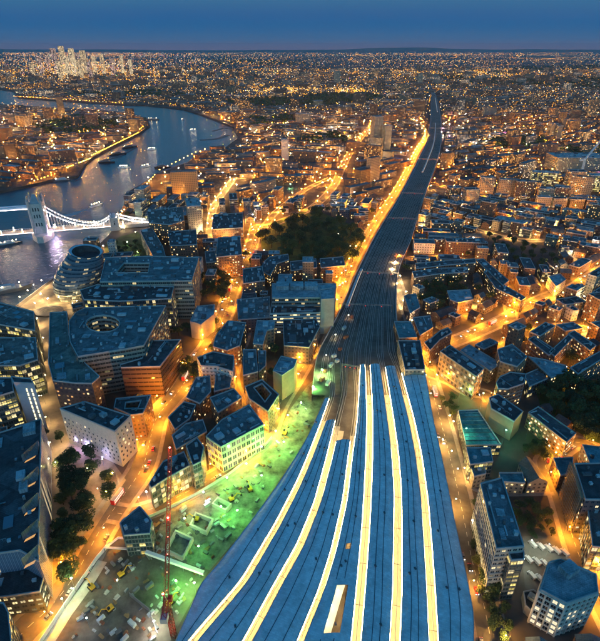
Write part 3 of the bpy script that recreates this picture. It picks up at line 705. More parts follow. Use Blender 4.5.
# vans in the yard by the six-sided tower
def van(x, y, a, label):
    r = empty('van', (x, y, .03), a, label, 'van', 'white vans in the yard')
    m = MB(); prof = [(-2.6, .4), (-2.65, 2.1), (1.1, 2.15), (1.75, 1.35), (2.5, 1.1), (2.6, .4)]
    for s_ in (-1, 1): pts = [(u, s_ * .98, z) for u, z in prof]; m.face(pts if s_ < 0 else pts[::-1])
    for i in range(5): u, v = prof[i], prof[i + 1]; m.face([(u[0], -.98, u[1]), (v[0], -.98, v[1]), (v[0], .98, v[1]), (u[0], .98, u[1])])
    m.build('body', pm('van_paint', (.42, .43, .44), .4, .05), r)
    m = MB(); m.face([(1.16, -.85, 2.1), (1.74, -.9, 1.4), (1.78, .9, 1.42), (1.2, .85, 2.12)]); m.face([(.3, -.99, 1.4), (1.5, -.99, 1.4), (1.0, -.99, 1.95), (.3, -.99, 1.95)]); m.build('windscreen', M_GLS, r)
    for u in (-1.6, 1.6):
        for s_ in (-1, 1): m = MB(); m.bar((u, s_ * .8, .36), (u, s_ * 1.02, .36), .5, 0, 10); m.build('wheel', M_TYRE, r)
    for s_ in (-1, 1): m = MB(); m.box((2.58, s_ * .7, .8), (.08, .3, .2)); m.build('headlight', M_UNIT, r)
vans = [((532, 545), 'back'), ((540, 547), 'back'), ((548, 549), 'back'), ((556, 551), 'back'), ((564, 553), 'back'), ((528, 560), 'middle'), ((536, 562), 'middle'), ((544, 564), 'middle'), ((531, 576), 'front'), ((539, 579), 'front')]
cnt = {}
paved('yard', [(512, 536), (566, 536), (572, 560), (548, 566), (536, 592), (526, 596), (522, 560)], M_ASPH, .03)
for (px, py), rw in vans:
    k = cnt.get(rw, 0); cnt[rw] = k + 1; v = P(px, py); van(v.x, v.y, 1.95, 'white van in the %s row of the walled yard, %s along from the tall slab' % (rw, ordn(k)))
for i, (px, py) in enumerate(((528, 553), (545, 557), (520, 572))): v = P(px, py); put_lamp(v.x, v.y, 1, (.9, 1, .7), .07, '%s pale lamp lighting the van yard' % ordn(i), 'lamps of the van yard')

# ------------------------------------------------------------------ buildings
HAND = []
def poly_inset(p, d):
    n = len(p); out = []
    for i in range(n):
        a, b_, c = p[i - 1], p[i], p[(i + 1) % n]
        u = Vector((b_[0] - a[0], b_[1] - a[1])).normalized(); v = Vector((c[0] - b_[0], c[1] - b_[1])).normalized()
        n1, n2 = Vector((-u.y, u.x)), Vector((-v.y, v.x)); m = n1 + n2
        if m.length < .1: m = n1
        m.normalize(); k = d / max(.35, m.dot(n1)); out.append((b_[0] + m.x * k, b_[1] + m.y * k))
    return out
def wall_faces(mb, q, z0, z1, su, sv, m=0, off=None, flip=False):
    off = off if off is not None else (R.randrange(500), R.randrange(500)); nf = max(1, round((z1 - z0) / sv)); u = off[0]
    for i in range(len(q)):
        a, b_ = q[i], q[(i + 1) % len(q)]; n = max(1, round(math.hypot(b_[0] - a[0], b_[1] - a[1]) / su))
        f = [(a[0], a[1], z0), (b_[0], b_[1], z0), (b_[0], b_[1], z1), (a[0], a[1], z1)]; uv = [(u, off[1]), (u + n, off[1]), (u + n, off[1] + nf), (u, off[1] + nf)]
        if flip: f.reverse(); uv.reverse()
        mb.face(f, m, uv); u += n + 3
def roof_faces(mb, q, z, m=0, holes=()):
    if not holes and False: mb.face([(a[0], a[1], z) for a in q], m)
    loops = [[Vector((a[0], a[1], 0)) for a in q]] + [[Vector((a[0], a[1], 0)) for a in reversed(h)] for h in holes]
    flat = [v for l in loops for v in l]
    for t in tessellate_polygon(loops):
        tt = [flat[i] for i in t]
        if area(tt) < 0: tt.reverse()
        if abs(area(tt)) > 1e-4: mb.face([(a.x, a.y, z) for a in tt], m)
def building(name, px, h, wall='brick', roof='blue', label='', group=None, cat='building', su=3.2, sv=3.3, units=5, hole=None, par=.9, z0=0, world=None, ov=0, skylights=0, floors_ledge=False, excl=True, parapet_mat=None):
    q = ccw([(v.x, v.y) for v in PP(px, h)]) if world is None else ccw(world)
    cx = sum(a[0] for a in q) / len(q); cy = sum(a[1] for a in q) / len(q)
    if excl: exclude(q, 4)
    ql = [(a[0] - cx, a[1] - cy) for a in q]
    r = empty(name, (cx, cy, z0), 0, label, cat, group)
    hl = []
    if hole: hl = [ccw([(v.x - cx, v.y - cy) for v in PP(hole, h)])]
    wm = FM[wall] if isinstance(wall, str) else wall
    mb = MB(); wall_faces(mb, ql, 0, h, su, sv)
    for q_ in hl: wall_faces(mb, q_, 2, h, su, sv, flip=True)
    mb.build('wall', wm, r)
    mb = MB(); roof_faces(mb, ql, h - .01, 0, hl); mb.build('roof', (R.choice((R_BLUE, R_BLUE, R_GREEN, R_TAUPE, R_DARK)) if roof == 'blue' and not any(w_ in label for w_ in ('blue', 'pale')) else RM[roof]) if isinstance(roof, str) else roof, r)
    for q_ in hl: mb = MB(); roof_faces(mb, q_, 2); mb.build('courtyard_floor', M_PAVE, r)
    if par:
        mb = MB()
        for ring, s_ in [(ql, 1)] + [(h_, -1) for h_ in hl]:
            o_, i_ = poly_inset(ring, -.06 * s_), poly_inset(ring, .45 * s_)
            for k in range(len(ring)):
                a, b_, c, d = o_[k], o_[(k + 1) % len(ring)], i_[(k + 1) % len(ring)], i_[k]
                t, bt = h + par, h - .25
                mb.face([(a[0], a[1], t), (b_[0], b_[1], t), (c[0], c[1], t), (d[0], d[1], t)]); mb.face([(a[0], a[1], bt), (b_[0], b_[1], bt), (b_[0], b_[1], t), (a[0], a[1], t)]); mb.face([(d[0], d[1], t), (c[0], c[1], t), (c[0], c[1], h - .02), (d[0], d[1], h - .02)])
        mb.build('parapet', parapet_mat or M_PAR, r)
    if floors_ledge:
        mb = MB(); o_ = poly_inset(ql, -.25)
        for f in range(1, int(h / sv)):
            z = f * sv
            for k in range(len(ql)):
                a, b_ = o_[k], o_[(k + 1) % len(ql)]; c, d = ql[(k + 1) % len(ql)], ql[k]
                mb.face([(a[0], a[1], z), (b_[0], b_[1], z), (b_[0], b_[1], z + .3), (a[0], a[1], z + .3)]); mb.face([(a[0], a[1], z + .3), (b_[0], b_[1], z + .3), (c[0], c[1], z + .3), (d[0], d[1], z + .3)])
        mb.build('floor_ledges', parapet_mat or M_PAR, r)
    if world is None and (cy if z0 == 0 else 0) < 520 and wall in ('glass', 'litglass', 'stripe', 'band'):
        mb = MB()
        for k in range(len(ql)):
            a, b_ = Vector((*ql[k], 0)), Vector((*ql[(k + 1) % len(ql)], 0)); d = b_ - a; nn = Vector((d.y, -d.x, 0)).normalized(); n_ = max(1, round(d.length / su))
            if nn.dot(Vector((-cx, -cy, 0))) < 0: continue
            for j in range(n_ + 1):
                p = a.lerp(b_, j / n_) + nn * .16; mb.box((p.x, p.y, h / 2), (.14, .34, h - .4), math.atan2(d.y, d.x))
            for f in range(1, int(h / sv)):
                p = a.lerp(b_, .5) + nn * .08; mb.box((p.x, p.y, f * sv), (d.length, .2, .3), math.atan2(d.y, d.x), 0, None, True)
        mb.build('facade_fins', M_METAL, r)
    # rooftop plant
    e = max(range(len(ql)), key=lambda k: math.hypot(ql[(k + 1) % len(ql)][0] - ql[k][0], ql[(k + 1) % len(ql)][1] - ql[k][1]))
    an = math.atan2(ql[(e + 1) % len(ql)][1] - ql[e][1], ql[(e + 1) % len(ql)][0] - ql[e][0])
    xs = [a[0] for a in ql]; ys = [a[1] for a in ql]; placed = []
    tries = 0; ar = abs(area(ql)); units = units if units == 0 or ar < 700 else int(units * 1.3 + ar / 170); skylights = skylights + (int(ar / 500) if units and ar > 700 else 0); want = units + skylights
    while len(placed) < want and tries < 200:
        tries += 1; x, y = R.uniform(min(xs), max(xs)), R.uniform(min(ys), max(ys)); sx, sy = (R.uniform(2.5, 8) * (1.5 if ar > 1400 else 1), R.uniform(2, 5) * (1.5 if ar > 1400 else 1)) if R.random() < .6 else (R.uniform(1, 2.2), R.uniform(1, 2))
        rr = math.hypot(sx, sy) / 2 + .8
        if not all(inside(x + rr * math.cos(t), y + rr * math.sin(t), ql) for t in (0, .8, 1.6, 2.4, 3.1, 3.9, 4.7, 5.5)): continue
        if any(inside(x + rr * math.cos(t), y + rr * math.sin(t), h_) for h_ in hl for t in (0, 1.6, 3.1, 4.7)): continue
        if any(math.hypot(x - a, y - b_) < rr + c for a, b_, c in placed): continue
        placed.append((x, y, rr)); m_ = MB()
        if len(placed) <= skylights: m_.box((x, y, h + .3), (sx, sy, .6), an); m_.build('skylight', M_SKYL if R.random() < .5 else R_PALE, r)
        else:
            hh = R.uniform(.9, 2.8); m_.box((x, y, h + hh / 2), (sx, sy, hh), an); 
            if sx > 3: m_.box((x, y, h + hh + .15), (sx * .5, sy * .5, .3), an)
            m_.build('plant_unit', R.choice((M_UNIT, M_UNIT, M_UNITD, R_PALE)), r)
    if cy < 560 and units > 1 and ar > 250:
        for _ in range(min(7, 2 + int(ar / 350))):
            for t_ in range(30):
                x, y = R.uniform(min(xs), max(xs)), R.uniform(min(ys), max(ys)); a2 = an + R.choice((0, math.pi / 2)); Ld = R.uniform(5, 15); ca_, sa_ = math.cos(a2) * Ld / 2, math.sin(a2) * Ld / 2
                if all(inside(x + f_ * ca_ * 1.15, y + f_ * sa_ * 1.15, ql) and not any(inside(x + f_ * ca_, y + f_ * sa_, h_) for h_ in hl) for f_ in (-1, 0, 1)): break
            else: continue
            m_ = MB()
            if R.random() < .6: m_.box((x, y, h + .5), (Ld, .7, .6), a2)
            else:
                m_.bar((x - ca_, y - sa_, h + 1.1), (x + ca_, y + sa_, h + 1.1), .09)
                for j in range(int(Ld / 1.5) + 1): f_ = -1 + 2 * j / max(1, int(Ld / 1.5)); m_.bar((x + ca_ * f_, y + sa_ * f_, h), (x + ca_ * f_, y + sa_ * f_, h + 1.1), .07)
            m_.build('roof_duct' if len(m_.f) < 8 else 'guard_rail', R.choice((M_UNIT, M_METAL, M_PAR)), r)
    return r, ql, h, an
B = building
# river side
B('office_block', [(106, 258), (151, 256.5), (199, 258), (192, 281), (100, 282)], 42, 'stripe', 'blue', 'wide glass office block with a sunken warm terrace, nearest the bridge park', su=4, sv=4, units=12, skylights=6, hole=[(116, 273), (124, 263.5), (150, 263.5), (148, 273)])
B('office_block', [(80, 290.5), (97, 285), (174, 287), (171, 299), (120, 301.5), (84, 300)], 37, 'glass', 'dark', 'dark-roofed glass office between the round hall and the horseshoe office', su=3, sv=4, units=10, skylights=4)
oval = [(103 + 17 * math.cos(t * math.pi / 8), 324 + 8.5 * math.sin(t * math.pi / 8)) for t in range(16)]
r, ql, h, an = B('horseshoe_office', [(86, 308), (166, 306), (144, 346), (128, 349), (78, 357), (70, 342), (69, 322), (76, 313)], 38, 'stripe', 'blue', 'large angular office wrapped round a glowing oval atrium', su=4, sv=3.8, units=16, skylights=9, hole=oval)
B('office_wing', [(50, 313), (67, 312), (69, 335), (75, 352), (84, 362), (100, 377), (92, 384), (75, 383.5), (53, 381), (48.5, 364)], 32, facade('facade_dark_orange_rooms', (.06, .05, .06), .35, (1, .4, .08), 1.8, .28, .3), 'blue', 'long curving dark office wing with orange-lit rooms facing the white hotel', units=12, skylights=8, su=3.2, sv=3.6)
B('copper_office', [(120, 365), (142, 358.5), (153, 341), (181, 340), (160, 367), (121, 368)], 28, 'copper', R_DARK, 'brown banded office with a flat grey roof cut by an angled notch', su=4, sv=4, units=1)
B('courtyard_building', [(116, 399), (151, 395.5), (143, 414), (131, 415.5), (114, 408)], 21, 'brick', 'dark', 'small brick building with a square lit courtyard in its roof', hole=[(126, 403), (141, 401), (138, 408.5), (125, 409)], units=2)
hot = B('white_hotel', [(60, 409), (85, 402), (131, 416.5), (115, 432)], 30, 'hotel', 'dark', 'white-walled hotel with staggered rows of small dark windows and a dark flat roof', units=7, skylights=2, cat='hotel')
B('glass_atrium_office', [(-30, 306), (0, 303), (34, 312), (35, 331), (0, 325), (-30, 325)], 32, 'litglass', 'blue', 'glass office by the river wall at the edge of the view', units=5, skylights=6, sv=4)
B('glass_atrium_office', [(-30, 337), (0, 338), (36, 338), (38, 360), (20, 366), (-30, 366)], 32, 'litglass', 'blue', 'glass office with yellow-lit rooms, second back from the river wall', units=5, skylights=6, sv=4)
B('glass_office', [(-40, 378), (12, 378), (14, 392), (-6, 398), (-40, 398)], 34, 'litglass', 'dark', 'glass office whose floors glow yellow behind a grey stair core', units=3, skylights=2, sv=4)
core = facade('facade_core_slots', (.33, .35, .4), .0, WARM, 1, .5, .5)
r, ql, h, an = B('stair_core', [(11, 377), (31, 379), (34, 384), (14, 383)], 40, core, 'dark', 'tall plain grey stair core with two vertical strips of light', cat='tower', units=0)
V = [Vector((a[0], a[1], 0)) for a in ql]
e_ = min(range(4), key=lambda k: ((V[k] + V[(k + 1) % 4]) / 2).y); a_, b_ = V[e_], V[(e_ + 1) % 4]; nrm = (b_ - a_).normalized(); nrm = Vector((nrm.y, -nrm.x, 0))
for f_ in (.55, .8):
    m_ = MB(); c = a_.lerp(b_, f_) + nrm * .15
    for k in range(9): m_.box(c + Vector((0, 0, 5 + k * 3.7)), (.9, .3, 2.6), math.atan2((b_ - a_).y, (b_ - a_).x))
    m_.build('light_strip', emit('stair_light', (1, .85, .45), 2.2, False), r)
saw = B('sawtooth_office', [(-60, 452), (22, 426), (41.5, 419), (39, 562), (20, 551), (-60, 562)], 28, facade('facade_blue_glass_fins', (.25, .3, .36), .08, WARM, 1.2, .1, .02, (.1, .14, .2)), R_DARK, 'deep blue office roof with a row of raised sawtooth lights and a sheer grey flank', units=8, su=1.5, sv=28)
rr, ql, h, an = saw; loc = rr.location
for k in range(5):
    y0 = 440 + k * 26; a, b_, c, d = P(38, y0, h + 5), P(21, y0 + 15, h + 5), P(23, y0 + 22, h), P(38, y0 + 14, h)
    L3 = [v - loc for v in (a, b_, c, d)]; m_ = MB(); m_.face([L3[0], L3[1], L3[2], L3[3]]); e0 = [Vector((v.x, v.y, h)) for v in (L3[0], L3[1])]
    m_.face([L3[1], L3[0], e0[0], e0[1]]); m_.face([L3[0], L3[3], e0[0]]); m_.face([L3[2], L3[1], e0[1]]); m_.build('sawtooth_roof', R_BLUE, rr)
    m_ = MB(); lo = [Vector((v.x, v.y, h + .15)) for v in (L3[3].lerp(L3[2], .1), L3[3].lerp(L3[2], .8))]; d_ = Vector((0, -.5, 0))
    for i_ in range(7):
        p0, p1 = lo[0].lerp(lo[1], i_ / 7 + .02), lo[0].lerp(lo[1], (i_ + .7) / 7); m_.face([p0 + d_, p1 + d_, p1 + d_ * 5 + Vector((0, 0, .05)), p0 + d_ * 5 + Vector((0, 0, .05))])
    m_.build('lit_rooflight', emit('rooflight_orange', (1, .55, .2), 1.3, False), rr)
B('low_dark_office', [(-60, 566), (18, 553), (38, 566), (44, 578), (40, 592), (8, 597), (-60, 604)], 14, facade('facade_dark_amber_rooms', (.05, .06, .07), .45, (1, .75, .3), 1.6, .2, .28), 'dark', 'low dark block with a band of amber windows below the sawtooth office', units=4)
B('corner_block', [(-30, 604), (4, 603), (9, 613), (14, 660), (-30, 660)], 20, 'litglass', 'dark', 'yellow-lit block cut by the bottom corner of the view', units=1)
B('tall_stone_tower', [(185, 199), (199, 198.5), (201, 206), (187, 207)], 44, 'cream', 'pale', 'tall tan apartment tower with a brilliantly floodlit crown', units=2, cat='tower', sv=3.1)
r, ql, h, an = B('terraced_block', [(147, 211), (183, 207), (184, 221), (170, 225), (149, 223)], 30, 'litbrick', 'blue', 'stepped block with lit roof terraces beside the floodlit tower', units=8)
B('slanted_block', [(140, 231), (152, 228), (163, 247), (166, 258), (154, 259)], 22, 'stripe', 'blue', 'narrow slanting block between the bridge park and the terraces', units=4)
B('brick_block', [(168, 232), (196, 230), (197, 245), (170, 246)], 24, 'litbrick', 'dark', 'brick block with bands of lit windows directly behind the wide glass office', units=6)
B('white_office', [(197, 306.5), (215, 305), (214, 315), (201, 325), (190, 322)], 17, 'plain', 'pale', 'small pale flat-roofed block facing the main road beside the round trees', units=6)
B('blue_glass_block', [(168, 281), (185, 279), (186, 292), (171, 293)], 12, 'glass', 'dark', 'low dark pavilion tucked behind the striped office corner', units=1)
B('tall_mansion_block', [(218, 238), (240, 237), (242, 255), (216, 257.5)], 27, 'litbrick', 'slate', 'red brick mansion block at the bend of the main road', units=5)
B('brick_block', [(213, 215), (243, 213), (243, 228), (212, 230)], 21, 'litbrick', 'dark', 'wide brick block beyond the mansion block at the road bend', units=5)
B('brick_block', [(205, 252), (215, 251), (217, 262), (206, 263)], 18, 'litbrick', 'slate', 'little brick block squeezed beside the mansion block', units=2)
B('corner_flats', [(243, 269.5), (262, 266.5), (265, 281), (243, 284)], 20, 'litbrick', 'slate', 'corner flats with balconies of light beside the road bend trees', units=3)
B('curved_flats', [(263, 263), (270, 257), (288, 254.5), (289, 260), (277, 264), (270, 276), (262, 272)], 14, 'litbrick', 'slate', 'curved terrace of flats hugging the park corner', units=2)
B('estate_block', [(290, 262), (316, 259), (317, 268), (291, 271)], 14, 'litbrick', 'slate', 'estate block with dark roof just under the park trees', units=2)
B('estate_block', [(320, 259), (343, 257), (345, 266), (321, 268)], 14, 'litbrick', 'slate', 'estate block between the park trees and the viaduct street', units=2)
B('dark_block', [(237, 300), (270, 297), (270, 318), (238, 320)], 15, 'dark', 'blue', 'low blue-grey block adjoining the big rooftop plant building', units=8)
B('dark_block', [(243, 289), (254, 286), (257, 298), (241, 300)], 12, 'brick', 'slate', 'small dark-roofed block below the corner flats', units=2)
r, ql, h, an = B('plant_roof_building', [(272, 284), (336, 284), (334, 298), (272, 298.5)], 31, 'band', 'pale', 'large office topped by two big pale plant boxes', units=0, sv=4)
for k in range(3):
    a = P(280 + k * 14, 285, 31) - r.location; m_ = MB(); m_.box(a + Vector((3, -6, 2)), (13, 12, 4), an); m_.build('plant_box', R_PALE, r)
B('terrace_office', [(272, 300), (321, 300), (320, 313), (270, 314)], 22, facade('facade_ribbon_lit', (.3, .33, .33), .45, (1, .8, .35), 1.8, .04, .3, band=True), 'blue', 'lower stepped front of the plant-topped office with ribbon lights', units=9, sv=4)
B('pale_stair_tower', [(320, 290), (333, 288), (334.5, 299), (321, 300)], 37, 'plain', 'pale', 'plain pale stair tower standing at the viaduct street corner', units=0, cat='tower')
B('warehouse_block', [(216, 336), (228, 321), (246, 323), (240, 346), (227, 351), (213, 347)], 18, 'litbrick', 'blue', 'blue-roofed warehouse block on the bend of the main road', units=8)
B('narrow_blue_block', [(257, 321), (275, 321), (274, 329), (267, 331), (263, 345), (253, 344)], 20, 'stock', 'pale', 'narrow pale blue-roofed block between two orange lanes', units=4)
B('dark_depot', [(283, 320), (316, 319), (320, 327), (309, 348), (284, 346)], 17, 'dark', 'dark', 'wide dark-roofed depot beside the viaduct street', units=14)
B('stepped_white_flats', [(197, 358), (213, 352), (234, 356), (233, 372), (217, 367), (201, 366)], 21, 'white', 'blue', 'white-walled flats with stepped balconies above the main road', units=5, floors_ledge=True)
B('grey_block', [(216, 374), (232, 376), (230, 388), (214, 392)], 15, 'dark', 'blue', 'small grey-roofed block below the stepped white flats', units=4)
B('blue_pair_block', [(243, 350), (256, 350), (258, 372), (243, 376)], 17, 'dark', 'blue', 'tall thin blue-roofed block beside the pair of orange lanes', units=4)
B('blue_pair_block', [(258, 351), (266, 351), (266, 366), (259, 372)], 15, 'stock', 'blue', 'short blue-roofed block backing on the dark tree', units=2)
B('lit_corner_block', [(273, 371), (281, 356.5), (297, 360), (294, 368), (282, 376)], 23, 'tan', 'pale', 'sandy corner block washed by the construction lights', units=3)
B('courtyard_block', [(245, 387), (262, 380), (279, 395), (268, 412), (249, 399)], 19, 'litbrick', 'dark', 'dark wedge-shaped block with a deep roof court', hole=[(254, 388), (262, 384), (271, 394), (265, 402)], units=0)
r, ql, h, an = B('arcaded_office', [(206, 437), (221, 447.5), (264, 425), (249, 405), (222, 420)], 22, facade('facade_pink_lit_arcade', (.45, .38, .3), .85, (1, .42, .5), .55, .14, .2, glow2=(1, .8, .45)), 'blue', 'long blue-roofed office whose glazed arcade glows white and pink', units=5, su=3.6, sv=5)
B('brick_wing', [(210, 398), (234, 389), (242, 398), (218, 413)], 18, 'litbrick', 'blue', 'brick wing with an orange-lit inner yard above the arcaded office', units=4)
B('lit_tower_block', [(186, 446), (197, 438), (204, 447), (201, 462), (193, 466)], 20, 'litglass', 'dark', 'narrow glazed stair block joining two long terraces', units=2)
B('glazed_terrace', [(149, 484), (163, 462), (184, 452), (190, 466), (168, 478), (151, 489)], 17, 'litglass', 'dark', 'dark-roofed terrace with tall lit windows facing the hoarded site', units=8, su=2.6, sv=4)
B('roof_cluster', [(172, 436), (186, 424), (203, 420), (207, 432), (188, 443), (176, 450)], 15, 'brick', 'blue', 'cluster of blue roofs set back from the main road', units=8)
B('roof_cluster', [(168, 418), (184, 402), (196, 405), (190, 419), (175, 430)], 14, 'dark', 'dark', 'low dark roofs right beside the main road above the terrace', units=6)
B('roof_cluster', [(186, 398), (196, 378), (210, 376), (211, 392), (200, 404)], 15, 'brick', 'blue', 'brick-walled roof cluster between main road and orange lane', units=6)
B('triangular_office', [(120, 523), (140, 506), (152, 521), (150, 534), (124, 536)], 16, 'glass', 'blue', 'wedge-shaped glass office at the fork by the hoarded site', units=3)
# east of the station
B('dark_roof_shed', [(398, 341), (420, 341), (425, 370), (405, 370.5)], 19, 'cream', 'dark', 'flat black-roofed shed closing the end of the outer canopy', units=3)
B('dark_roof_shed', [(394, 322), (411, 322), (417, 338), (399, 338.5)], 15, 'brick', 'teal', 'smaller green-grey shed between tracks and the arches lane', units=2)
orn = B('ornate_warehouse', [(440, 352), (450, 345.5), (484, 369), (476, 377)], 22, facade('facade_ornate_lit', (.3, .22, .13), .35, (1, .6, .2), 2.6, .26, .24), 'slate', 'ornate stone warehouse with orange-lit bays at the busy junction', units=9, su=4, sv=4.2, floors_ledge=True)
B('blue_market_shed', [(460, 351), (469, 345), (501, 364), (490, 371.5)], 12, 'stock', 'pale', 'long blue shed roof behind the ornate warehouse', units=5)
B('round_ended_block', [(496, 383), (500, 377), (510, 372.5), (526, 374.5), (524, 384), (508, 389.5), (498, 389)], 19, 'litbrick', 'slate', 'round-ended brick block with a ring of roof terrace lamps', units=4, floors_ledge=True)
B('studio_block', [(497, 350), (512, 344.5), (527, 357), (517, 367), (500, 362)], 20, 'stock', 'blue', 'flat-roofed studio block with a lit gable of small windows', units=6)
B('long_blue_shed', [(528, 357), (545, 360), (566, 366), (567, 372.5), (551, 378)], 14, 'litbrick', 'pale', 'long blue pitched shed above the cobbled street', units=2)
B('ribbed_glass_shed', [(524, 375), (545, 366), (552, 377), (529, 387)], 11, 'glass', 'blue', 'ribbed glass shed leaning on the long blue shed', units=0, skylights=10)
for pts, lab in (([(528, 340), (534, 336.5), (555, 350), (549, 356)], 'estate block nearest the studio block, facing a lit court'), ([(549, 352.5), (568, 335), (573, 338), (555, 357)], 'estate block running uphill between two lit courts'), ([(568, 334), (574, 331), (596, 346), (590, 351)], 'estate block closing the top of the brightest court'), ([(570, 368), (601, 351), (604, 358), (578, 374.5)], 'estate block with balconies over the cobbled street'), ([(600, 345), (625, 330), (630, 336), (606, 352)], 'estate block cut by the frame beside the brightest court')):
    B('estate_block', pts, 16, 'litbrick', 'slate', lab, 'courtyard estate blocks', units=2, floors_ledge=True)
B('long_lit_terrace', [(528, 413), (538, 407), (576, 434), (566, 443)], 13, facade('facade_warm_rooms', (.36, .26, .14), .75, (1, .62, .25), 3, .25, .27), 'slate', 'long dark-roofed terrace with a string of bright windows by the wooded garden', units=2)
shed = B('teal_station_shed', [(458, 411), (478, 410), (501, 445), (466, 446)], 9, 'litglass', 'teal', 'teal ribbed shed bathed in green light beside the station street', units=0, su=3)
rr, ql, h, an = shed
for k in range(9):
    a, b_ = P(459.3 + k * .9, 413 + k * 3.9, h + .35) - rr.location, P(480 + k * 2.4, 412.5 + k * 3.9, h + .35) - rr.location; m_ = MB(); m_.bar(a, b_, .35); m_.build('roof_rib', M_UNITD if k % 2 else R_PALE, rr)
B('yellow_annex', [(466, 448), (490, 448), (493, 462), (470, 465)], 13, 'litglass', 'teal', 'pale yellow-lit annex joined below the teal shed', units=2)
B('tan_flats', [(489, 398), (498, 394.5), (523, 412), (514, 422), (491, 409)], 17, 'tan', 'dark', 'square sandy block of flats beside the teal shed', units=5)
tanf = HAND
slab = B('tall_slab', [(480, 484), (502, 478), (524, 547), (496, 549.5)], 34, facade('facade_concrete_slab', (.36, .34, .29), .12, (1, .8, .4), 1.4, .18, .28), 'blue', 'tall concrete slab with a bright blue roof beside the station street', units=10, skylights=2, cat='tower', su=3, sv=3.2, floors_ledge=True)
B('slab_stair_tower', [(508, 553), (524, 551.5), (524, 560), (511, 561)], 30, 'litglass', 'dark', 'yellow glowing stair tower at the foot of the tall slab', units=0, cat='tower', sv=3.2)
B('scaffolded_block', [(574, 464), (650, 462), (660, 501), (585, 500)], 27, 'dark', 'blue', 'unfinished block wrapped in scaffolding beside the orange back street', units=6)
B('lower_annex', [(587, 507), (650, 507), (650, 552), (592, 547)], 18, 'litglass', 'blue', 'low annex in front of the scaffolded block', units=8)
B('flat_blue_block', [(553, 458.5), (573, 458), (572, 474), (560, 476)], 12, 'brick', 'blue', 'small plain blue-roofed block at the bend of the orange back street', units=0)
B('green_long_shed', [(499, 473), (522, 473), (525, 483.5), (500, 482)], 9, 'cream', 'teal', 'low green-roofed shed fronting the orange yard lane', units=0)
B('service_block', [(470, 466), (484, 466), (486, 474), (474, 477)], 10, 'cream', 'teal', 'small green-lit service block between annex and slab', units=1)
B('estate_row', [(404, 296), (416, 294), (420, 308), (410, 314)], 14, 'dark', 'teal', 'teal-roofed block facing the arches lane', units=3)
B('estate_row', [(413, 318), (430, 316), (433, 328), (420, 336)], 13, 'brick', 'blue', 'blue-roofed block where the arches lane reaches the junction', units=4)
cor = B('wedge_block', [(424, 343), (432, 338), (440, 331), (448, 328), (452, 333), (440, 340), (430, 351)], 17, 'brick', 'dark', 'wedge of dark-roofed shops at the sodium-lit junction', units=4)
B('school', [(447, 291), (470, 290), (473, 300), (458, 303), (450, 300)], 13, 'litbrick', 'pale', 'pale-roofed school among the dark trees with two rows of lit windows', units=2)
B('long_curved_flats', [(412, 272), (440, 268.5), (468, 268), (468, 272.5), (440, 274), (414, 278)], 15, 'litbrick', 'slate', 'long curved block of flats with many lit windows, first north of the school trees', units=3)
B('long_curved_flats', [(415, 264), (445, 261), (475, 259), (476, 263), (446, 265.5), (416, 269)], 15, 'litbrick', 'slate', 'long curved block of flats running behind a matching one', units=3)
B('estate_ridge', [(476, 260), (483, 259), (509, 281), (503, 286)], 14, 'litbrick', 'slate', 'diagonal estate ridge with a string of lamps on its flank', units=2)
B('estate_ridge', [(484, 272), (488, 268), (500, 283), (526, 298), (521, 301), (496, 289)], 13, 'litbrick', 'slate', 'long crooked estate ridge ending at the diagonal high street', units=2)
B('clinic', [(548, 277), (560, 274), (566, 280), (556, 287)], 12, 'white', 'pale', 'white flat-roofed clinic beside the high street trees', units=1)
# windows as real parts on the nearest facades
M_FRAME = pm('window_frame', (.55, .55, .52), .5, .05)
def win_mesh(wd, ht, lit):
    m = MB(); m.box((0, -.03, 0), (wd, .06, ht), 0, 1); fr = .12
    for x in (-wd / 2 - fr / 2, wd / 2 + fr / 2): m.box((x, -.08, 0), (fr, .16, ht + 2 * fr))
    for z in (-ht / 2 - fr / 2, ht / 2 + fr / 2): m.box((0, -.08, z), (wd, .16, fr), 0, 0, None, True)
    m.box((0, -.07, 0), (.07, .09, ht))
    return m
WP = {}
WDARK = pm('window_glass_dark', (.015, .02, .028), .08, 0, spec=.7)
def windows(bt, edges, cols, rows, wd, ht, litp, glow, es, z0=2.5, zt=1.5, stagger=False, cap=100, skipfn=None):
    r, ql, h, an = bt; n = 0; rg = random.Random(len(cols) * 7 + rows)
    for e_, nc in zip(edges, cols):
        a, b_ = Vector((*ql[e_], 0)), Vector((*ql[(e_ + 1) % len(ql)], 0)); d = (b_ - a).normalized(); an_ = math.atan2(d.y, d.x); nn = Vector((d.y, -d.x, 0))
        for rw in range(rows):
            for c in range(nc):
                if n >= cap: return
                lit = rg.random() < litp; k = (wd, ht, lit, glow)
                if k not in WP:
                    o = win_mesh(wd, ht, lit).build('window', [M_FRAME, emit('room_light_%d_%d' % (glow[1] * 99, es * 10), glow, es, False) if lit else WDARK]); WP[k] = [o, False]
                if not WP[k][1]: o = WP[k][0]; WP[k][1] = True
                else: o = WP[k][0].copy(); C.objects.link(o)
                f = (c + .5 + (.25 if stagger and rw % 2 else 0)) / (nc + (.25 if stagger else 0)); p = a.lerp(b_, f) + nn * .02; p.z = z0 + (h - z0 - zt) * (rw + .5) / rows
                o.parent = r; o.location = p; o.rotation_euler = (0, 0, an_); n += 1
def near_edges(bt, minlen=8):
    """edges whose outer face looks at the camera"""
    r, ql, h, an = bt; out = []
    for k in range(len(ql)):
        a, b_ = Vector((*ql[k], 0)), Vector((*ql[(k + 1) % len(ql)], 0)); d = (b_ - a); 
        if d.length < minlen: continue
        nn = Vector((d.y, -d.x, 0)); m = (a + b_) / 2 + Vector(r.location)
        if nn.dot(Vector((-m.x, -m.y, 0))) > 0: out.append((k, d.length))
    return out
